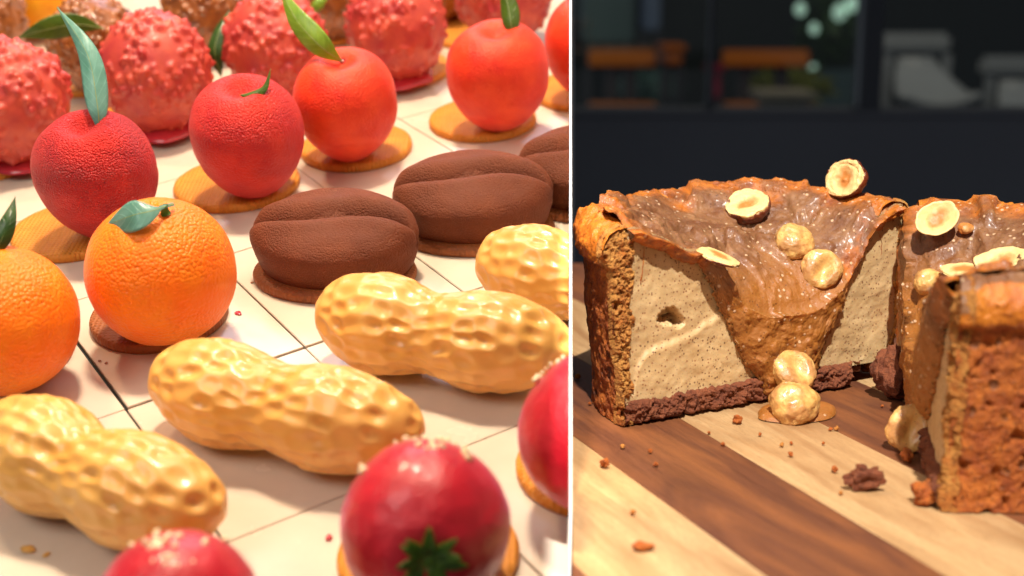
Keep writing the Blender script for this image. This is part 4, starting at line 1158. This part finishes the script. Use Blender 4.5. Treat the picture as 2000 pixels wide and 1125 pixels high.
for k, (x, y, s) in enumerate([(1216, 877, .8), (1270, 886, .8), (1280, 912, .9), (1236, 1007, .9), (1412, 872, .8), (1484, 853, .7), (1527, 874, .8), (1544, 893, .9), (1545, 870, .6), (1128, 741, 1.2), (1152, 792, .7), (1630, 924, 1.1), (1634, 842, .9), (1622, 842, .7), (1723, 797, .6), (1642, 968, .7), (1608, 870, .6), (1385, 849, .6)]):
    lump(x, y, 0.00095 * s, M_CRUST if k % 3 else M_CRUSTCUT, CL[k], 20 + k * 1.7, group="tiny golden crumbs", n=3, yaw=k)

# ---- background: dark shopfront with a window, far out of focus
m = Mat("charcoal_cladding"); m.set(Base_Color=m.mix(m.ramp(m.noise(1.2, 3), [(0.35, 0.0), (0.7, 1.0)]), (0.090, 0.092, 0.102), (0.120, 0.122, 0.132)), Roughness=0.6); M_CLAD = m.m
m = Mat("dark_frame"); m.set(Base_Color=(0.030, 0.032, 0.038), Roughness=0.45); M_FRAME = m.m
m = Mat("window_glass"); 
tr = m.n('ShaderNodeBsdfTransparent', {'Color': (0.86, 0.9, 0.9, 1)}); gl = m.n('ShaderNodeBsdfGlossy', {'Roughness': 0.02, 'Color': (1, 1, 1, 1)})
fr = m.n('ShaderNodeFresnel', {'IOR': 1.35}); mx = m.n('ShaderNodeMixShader', {0: fr.outputs[0], 1: tr.outputs[0], 2: gl.outputs[0]})
m.t.links.new(mx.outputs[0], m.t.nodes['Material Output'].inputs[0]); M_GLASS = m.m
def flat(name, rgb, rough=0.5): m = Mat(name); m.set(Base_Color=rgb, Roughness=rough); return m.m
def glow(name, rgb, e): m = Mat(name); m.set(Base_Color=rgb, Emission_Color=rgb, Emission_Strength=e); return m.m
YW = 2.4
def wall_pt(x, y, Y=YW):
    r = ray(x, y); return CAM + r * (Y / r[1])
zs = wall_pt(1500, 216)[2]
xl = wall_pt(1150, 200)[0] - 0.35
sf = empty("shopfront", Matrix.Translation((0.7, YW, -0.75))); bpy.context.view_layer.update()
tag(sf, "dark grey shopfront with a window, out of focus behind the cake", "shopfront")
def sbox(name, lo, hi, mat, parent=sf):
    o = (0.7, YW, -0.75) if parent is sf else (0, 0, 0)
    b_ = box(name, [lo[k] - o[k] for k in range(3)], [hi[k] - o[k] for k in range(3)], mat, parent)
    CLIP_RIGHT.append(b_); return b_
xm0, xm1 = wall_pt(1686, 100)[0], wall_pt(1724, 100)[0]
sbox("lower_panel", (xl, YW, -0.75), (2.6, YW + 0.1, zs - 0.012), M_CLAD)
sbox("sill", (xl, YW - 0.004, zs - 0.010), (2.6, YW + 0.1, zs), M_CLAD)
sbox("mullion", (xm0, YW - 0.004, zs + 0.001), (xm1, YW + 0.06, 1.1), M_FRAME)
sbox("mullion", (wall_pt(1388, 100)[0], YW + 0.01, zs + 0.001), (wall_pt(1398, 100)[0], YW + 0.05, 1.1), M_FRAME)
sbox("window_pane", (xl, YW + 0.02, zs + 0.002), (xm0 - 0.001, YW + 0.026, 1.1), M_GLASS)
sbox("window_pane", (xm1 + 0.001, YW + 0.02, zs + 0.002), (2.6, YW + 0.026, 1.1), M_GLASS)
YB = 5.2
room = box("room_behind_window", (xl - 0.3, YB + 0.9, -0.8), (5.5, YB + 1.0, 2.2), flat("dark_green_wall", (0.016, 0.022, 0.020), 0.7)); tag(room, kind='structure'); CLIP_RIGHT.append(room)
fl = box("room_floor", (xl - 0.3, YW + 0.12, -0.80), (5.5, YB + 0.9, -0.76), flat("dark_floor", (0.03, 0.03, 0.03))); tag(fl, kind='structure'); CLIP_RIGHT.append(fl)
M_ORW = flat("orange_wood", srgb(206, 116, 32)); M_WHITE = flat("white_plastic", srgb(160, 162, 162), 0.35); M_TEAL = flat("teal_grey", srgb(74, 96, 98))
# wooden benches with orange rails
def bench(x0, x1, label, Y):
    a, b_ = wall_pt(x0, 98, Y), wall_pt(x1, 130, Y)
    e = empty("bench", Matrix.Translation(((a[0] + b_[0]) / 2, Y, -0.76))); bpy.context.view_layer.update(); tag(e, label, "bench", "benches behind the window")
    w = (b_[0] - a[0]) / 2; zt, zb = a[2] + 0.76, b_[2] + 0.76
    box("back_rail", (-w, 0, zb), (w, 0.03, zt), M_ORW, e, 0.005)
    low = wall_pt(x0, 200, Y)[2] + 0.76
    box("seat", (-w, -0.3, low - 0.06), (w, 0.03, low), M_ORW, e, 0.005)
    for s in (-1, 1):
        box("leg", (s * (w - 0.05) - 0.02, -0.28, 0.0), (s * (w - 0.05) + 0.02, -0.24, low - 0.061), M_FRAME, e)
        box("post", (s * (w - 0.08) - 0.02, 0.031, 0.0), (s * (w - 0.08) + 0.02, 0.06, zt), M_FRAME, e)
    for o in e.children: CLIP_RIGHT.append(o)
bench(1150, 1281, "orange wooden bench behind the window, beside the partition", 4.6)
bench(1412, 1580, "orange wooden bench behind the middle of the window", 4.6)
# white chair
Y = 4.2
a = wall_pt(1808, 66, Y); zsit = wall_pt(1808, 190, Y)[2]; k = Y / FPX
ch = empty("chair", Matrix.Translation((a[0], Y, -0.76))); bpy.context.view_layer.update(); tag(ch, "white chair with a rounded seat behind the right window pane", "chair", "white chairs behind the window")
zt = a[2] + 0.76; zsit += 0.76
def chair_parts(ch):
    box("top_rail", (-72 * k, 0.10, zt - 40 * k), (72 * k, 0.13, zt), M_WHITE, ch, 0.014)
    nu, nv = 20, 12; v = []
    for i in range(nu):
        u = i / (nu - 1)
        for j in range(nv):
            w_ = -1 + 2 * j / (nv - 1); hw = (34 + 40 * u) * k
            v.append((w_ * hw, 0.09 - 0.28 * u ** 1.5 - 0.03 * (1 - w_ * w_) * (1 - u), zt - 45 * k - (zt - 45 * k - zsit) * min(1, u * 1.25) - 0.02 * (w_ * w_) * 0 + 0.03 * w_ * w_ * u))
    o = mk("seat_shell", np.array(v), gridf(nu, nv), M_WHITE, ch); md = o.modifiers.new("thick", 'SOLIDIFY'); md.thickness = 0.02
    for sx in (-1, 1):
        box("leg", (sx * 0.09 - 0.012, 0.06, 0), (sx * 0.09 + 0.012, 0.085, zt - 41 * k), M_WHITE, ch)
        box("leg", (sx * 0.09 - 0.012, -0.16, 0), (sx * 0.09 + 0.012, -0.135, zsit - 0.03), M_WHITE, ch)
chair_parts(ch)
a2 = wall_pt(2008, 150, Y)
ch2 = empty("chair", Matrix.Translation((a2[0], Y, -0.84))); bpy.context.view_layer.update(); tag(ch2, "white chair at the right edge behind the window", "chair", "white chairs behind the window")
chair_parts(ch2); ch2.location.z = -0.83
# planters with greenery
def planter(x, y, w, h, Y, label, col, seed):
    p = wall_pt(x, y, Y); e = empty("potted_plant", Matrix.Translation((p[0], Y, -0.76))); bpy.context.view_layer.update(); tag(e, label, "plant", "plants behind the window")
    zc = p[2] + 0.76; rs = np.random.RandomState(seed)
    n = 260; vs = []; fs = []
    for i in range(n):
        d = rs.normal(size=3); d /= np.linalg.norm(d); c = d * np.array([w, 0.12, h]) * rs.uniform(0.3, 1) + np.array([0, 0, zc])
        u = rs.normal(size=3); u /= np.linalg.norm(u); v_ = np.cross(u, d); v_ /= np.linalg.norm(v_) + 1e-9; s = 0.045
        b0 = len(vs); vs += [c - u * s, c + v_ * s * 0.4, c + u * s, c - v_ * s * 0.4]; fs.append((b0, b0 + 1, b0 + 2, b0 + 3))
    mk("foliage", np.array(vs), fs, flat("foliage_green", col, 0.6), e)["kind"] = "stuff"
    box("pot", (-0.12, -0.1, 0), (0.12, 0.1, max(0.1, zc - h * 0.9)), M_TEAL, e, 0.01)
planter(1535, 170, 0.16, 0.07, 5.0, "low olive green plant behind the middle bench", srgb(120, 124, 30), 1)
planter(1620, 60, 0.14, 0.16, 5.4, "taller green plant behind the window near the mullion", srgb(60, 84, 44), 2)
planter(1270, 172, 0.14, 0.08, 5.5, "grey green plant behind the left bench", srgb(70, 104, 92), 3)
# odds and ends on the floor of the room
def cabinet(x0, y0, x1, y1, Y, col, name, label, cat, rd):
    a, b_ = wall_pt(x0, y0, Y), wall_pt(x1, y1, Y)
    e = empty(name, Matrix.Translation(((a[0] + b_[0]) / 2, Y, -0.76))); bpy.context.view_layer.update(); tag(e, label, cat)
    w = (b_[0] - a[0]) / 2; z0, z1 = b_[2] + 0.76, a[2] + 0.76
    mt = flat(name + "_paint", col, 0.5)
    box("body", (-w, 0, z0), (w, rd, z1), mt, e, 0.01)
    box("top", (-w - 0.01, -0.01, z1 + 0.001), (w + 0.01, rd, z1 + 0.02), mt, e, 0.004)
    for s in (-1, 1): box("leg", (s * w * 0.8 - 0.015, 0.02, 0), (s * w * 0.8 + 0.015, 0.05, z0 - 0.001), M_FRAME, e)
    for o in e.children: CLIP_RIGHT.append(o)
cabinet(1140, -20, 1240, 85, 5.6, srgb(84, 108, 104), "teal_cabinet", "teal grey cabinet behind the left bench", "cabinet", 0.3)
cabinet(1258, -40, 1290, 60, 5.5, srgb(100, 116, 140), "blue_locker", "narrow blue grey locker beside the teal cabinet", "locker", 0.3)
cabinet(1388, 140, 1408, 195, 4.4, srgb(150, 30, 60), "magenta_bin", "narrow magenta bin left of the middle bench", "bin", 0.1)
cabinet(1300, 100, 1334, 128, 4.5, srgb(190, 100, 30), "orange_crate_table", "small orange table between the two benches", "table", 0.2)
cabinet(1490, 195, 1590, 212, 4.0, srgb(150, 140, 120), "beige_stool", "low beige stool in front of the middle bench", "stool", 0.2)
# hanging bulbs
BL = ["pale green out of focus bulb, topmost left of the group behind the window", "largest pale green out of focus bulb behind the window, left of the mullion", "pale green bulb at the very top beside the mullion", "pale teal bulb below the topmost left one behind the window", "lowest pale teal bulb, over the right end of the middle bench"]
M_BULB = glow("bulb_glow", (0.55, 0.80, 0.62), 0.55)
for k_, (x, y, s) in enumerate([(1563, 18, 1.0), (1640, 24, 1.3), (1664, 8, 1.2), (1590, 56, 0.85), (1588, 134, 0.7)]):
    p = wall_pt(x, y, 5.3); e = empty("hanging_bulb", Matrix.Translation(p)); bpy.context.view_layer.update()
    tag(e, BL[k_], "bulb", "hanging bulbs behind the window")
    d, f = ico(3); v = d * 0.020 * s; v[:, 2] *= 1.25; mk("globe", v, f, M_BULB, e)
    box("wire", (-0.002, -0.002, 0.033 * s), (0.002, 0.002, 2.2 - p[2]), M_FRAME, e)

# ---- white partition added as the border between the two places, seen edge on
PNn = RIGHT - FWD * ((1114.5 - CX) / FPX); PNn /= np.linalg.norm(PNn)
PU = np.cross(UP, PNn); PU = PU if PU @ FWD > 0 else -PU
TH = 0.00046
mw = Mat("white_partition_paint"); mw.set(Base_Color=(0.9, 0.9, 0.9), Roughness=0.6)
outl = [(0.40, -0.30), (0.44, -0.10), (0.56, 0.06), (0.565, 0.14), (0.10, 0.07), (-1.25, 0.07), (-1.25, 2.6), (2.9, 2.6), (2.9, -0.9), (0.40, -0.9)]   # unseen upper part, added over the camera to keep daylight off the counter
v = []; n = len(outl)
for s in (-1, 1):
    for a, b in outl: v.append(CAM + PU * a + UP * b + PNn * s * TH)
f = [list(range(n))[::-1], list(range(n, 2 * n))] + [[k, (k + 1) % n, n + (k + 1) % n, n + k] for k in range(n)]
po = mk("added_partition", np.array(v), f, mw.m, None, False)
tag(po, "thin white upright partition added as the dividing border between the pastry counter and the cake", "partition")

# ---- what meets the partition stops at it
def trim(o, side):
    bpy.context.view_layer.update()
    Mw = np.array(o.matrix_world)
    co = np.empty(len(o.data.vertices) * 3, np.float32); o.data.vertices.foreach_get("co", co); co = co.reshape(-1, 3)
    w = co @ Mw[:3, :3].T + Mw[:3, 3]
    dist = (w - CAM) @ PNn * side
    if dist.min() > TH: return
    if dist.max() < TH:
        for ch_ in list(o.children): bpy.data.objects.remove(ch_)
        bpy.data.objects.remove(o); return
    bm = bmesh.new(); bm.from_mesh(o.data)
    pc = CAM + PNn * TH * side * 1.02
    Mi = np.linalg.inv(Mw); pl = Mi[:3, :3] @ pc + Mi[:3, 3]; nl = Mw[:3, :3].T @ (PNn * -side)
    nl = nl / np.linalg.norm(nl)
    g = bmesh.ops.bisect_plane(bm, geom=list(bm.verts) + list(bm.edges) + list(bm.faces), plane_co=pl, plane_no=nl, clear_outer=True)
    ed = [e for e in g['geom_cut'] if isinstance(e, bmesh.types.BMEdge)]
    try:
        if ed: bmesh.ops.holes_fill(bm, edges=ed, sides=0)
    except Exception: pass
    bm.to_mesh(o.data); bm.free(); o.data.update()
for lst, sd_ in ((CLIP_LEFT, -1), (CLIP_RIGHT, 1)):
    for nm in [o.name for o in lst]:
        if nm in bpy.data.objects: trim(bpy.data.objects[nm], sd_)
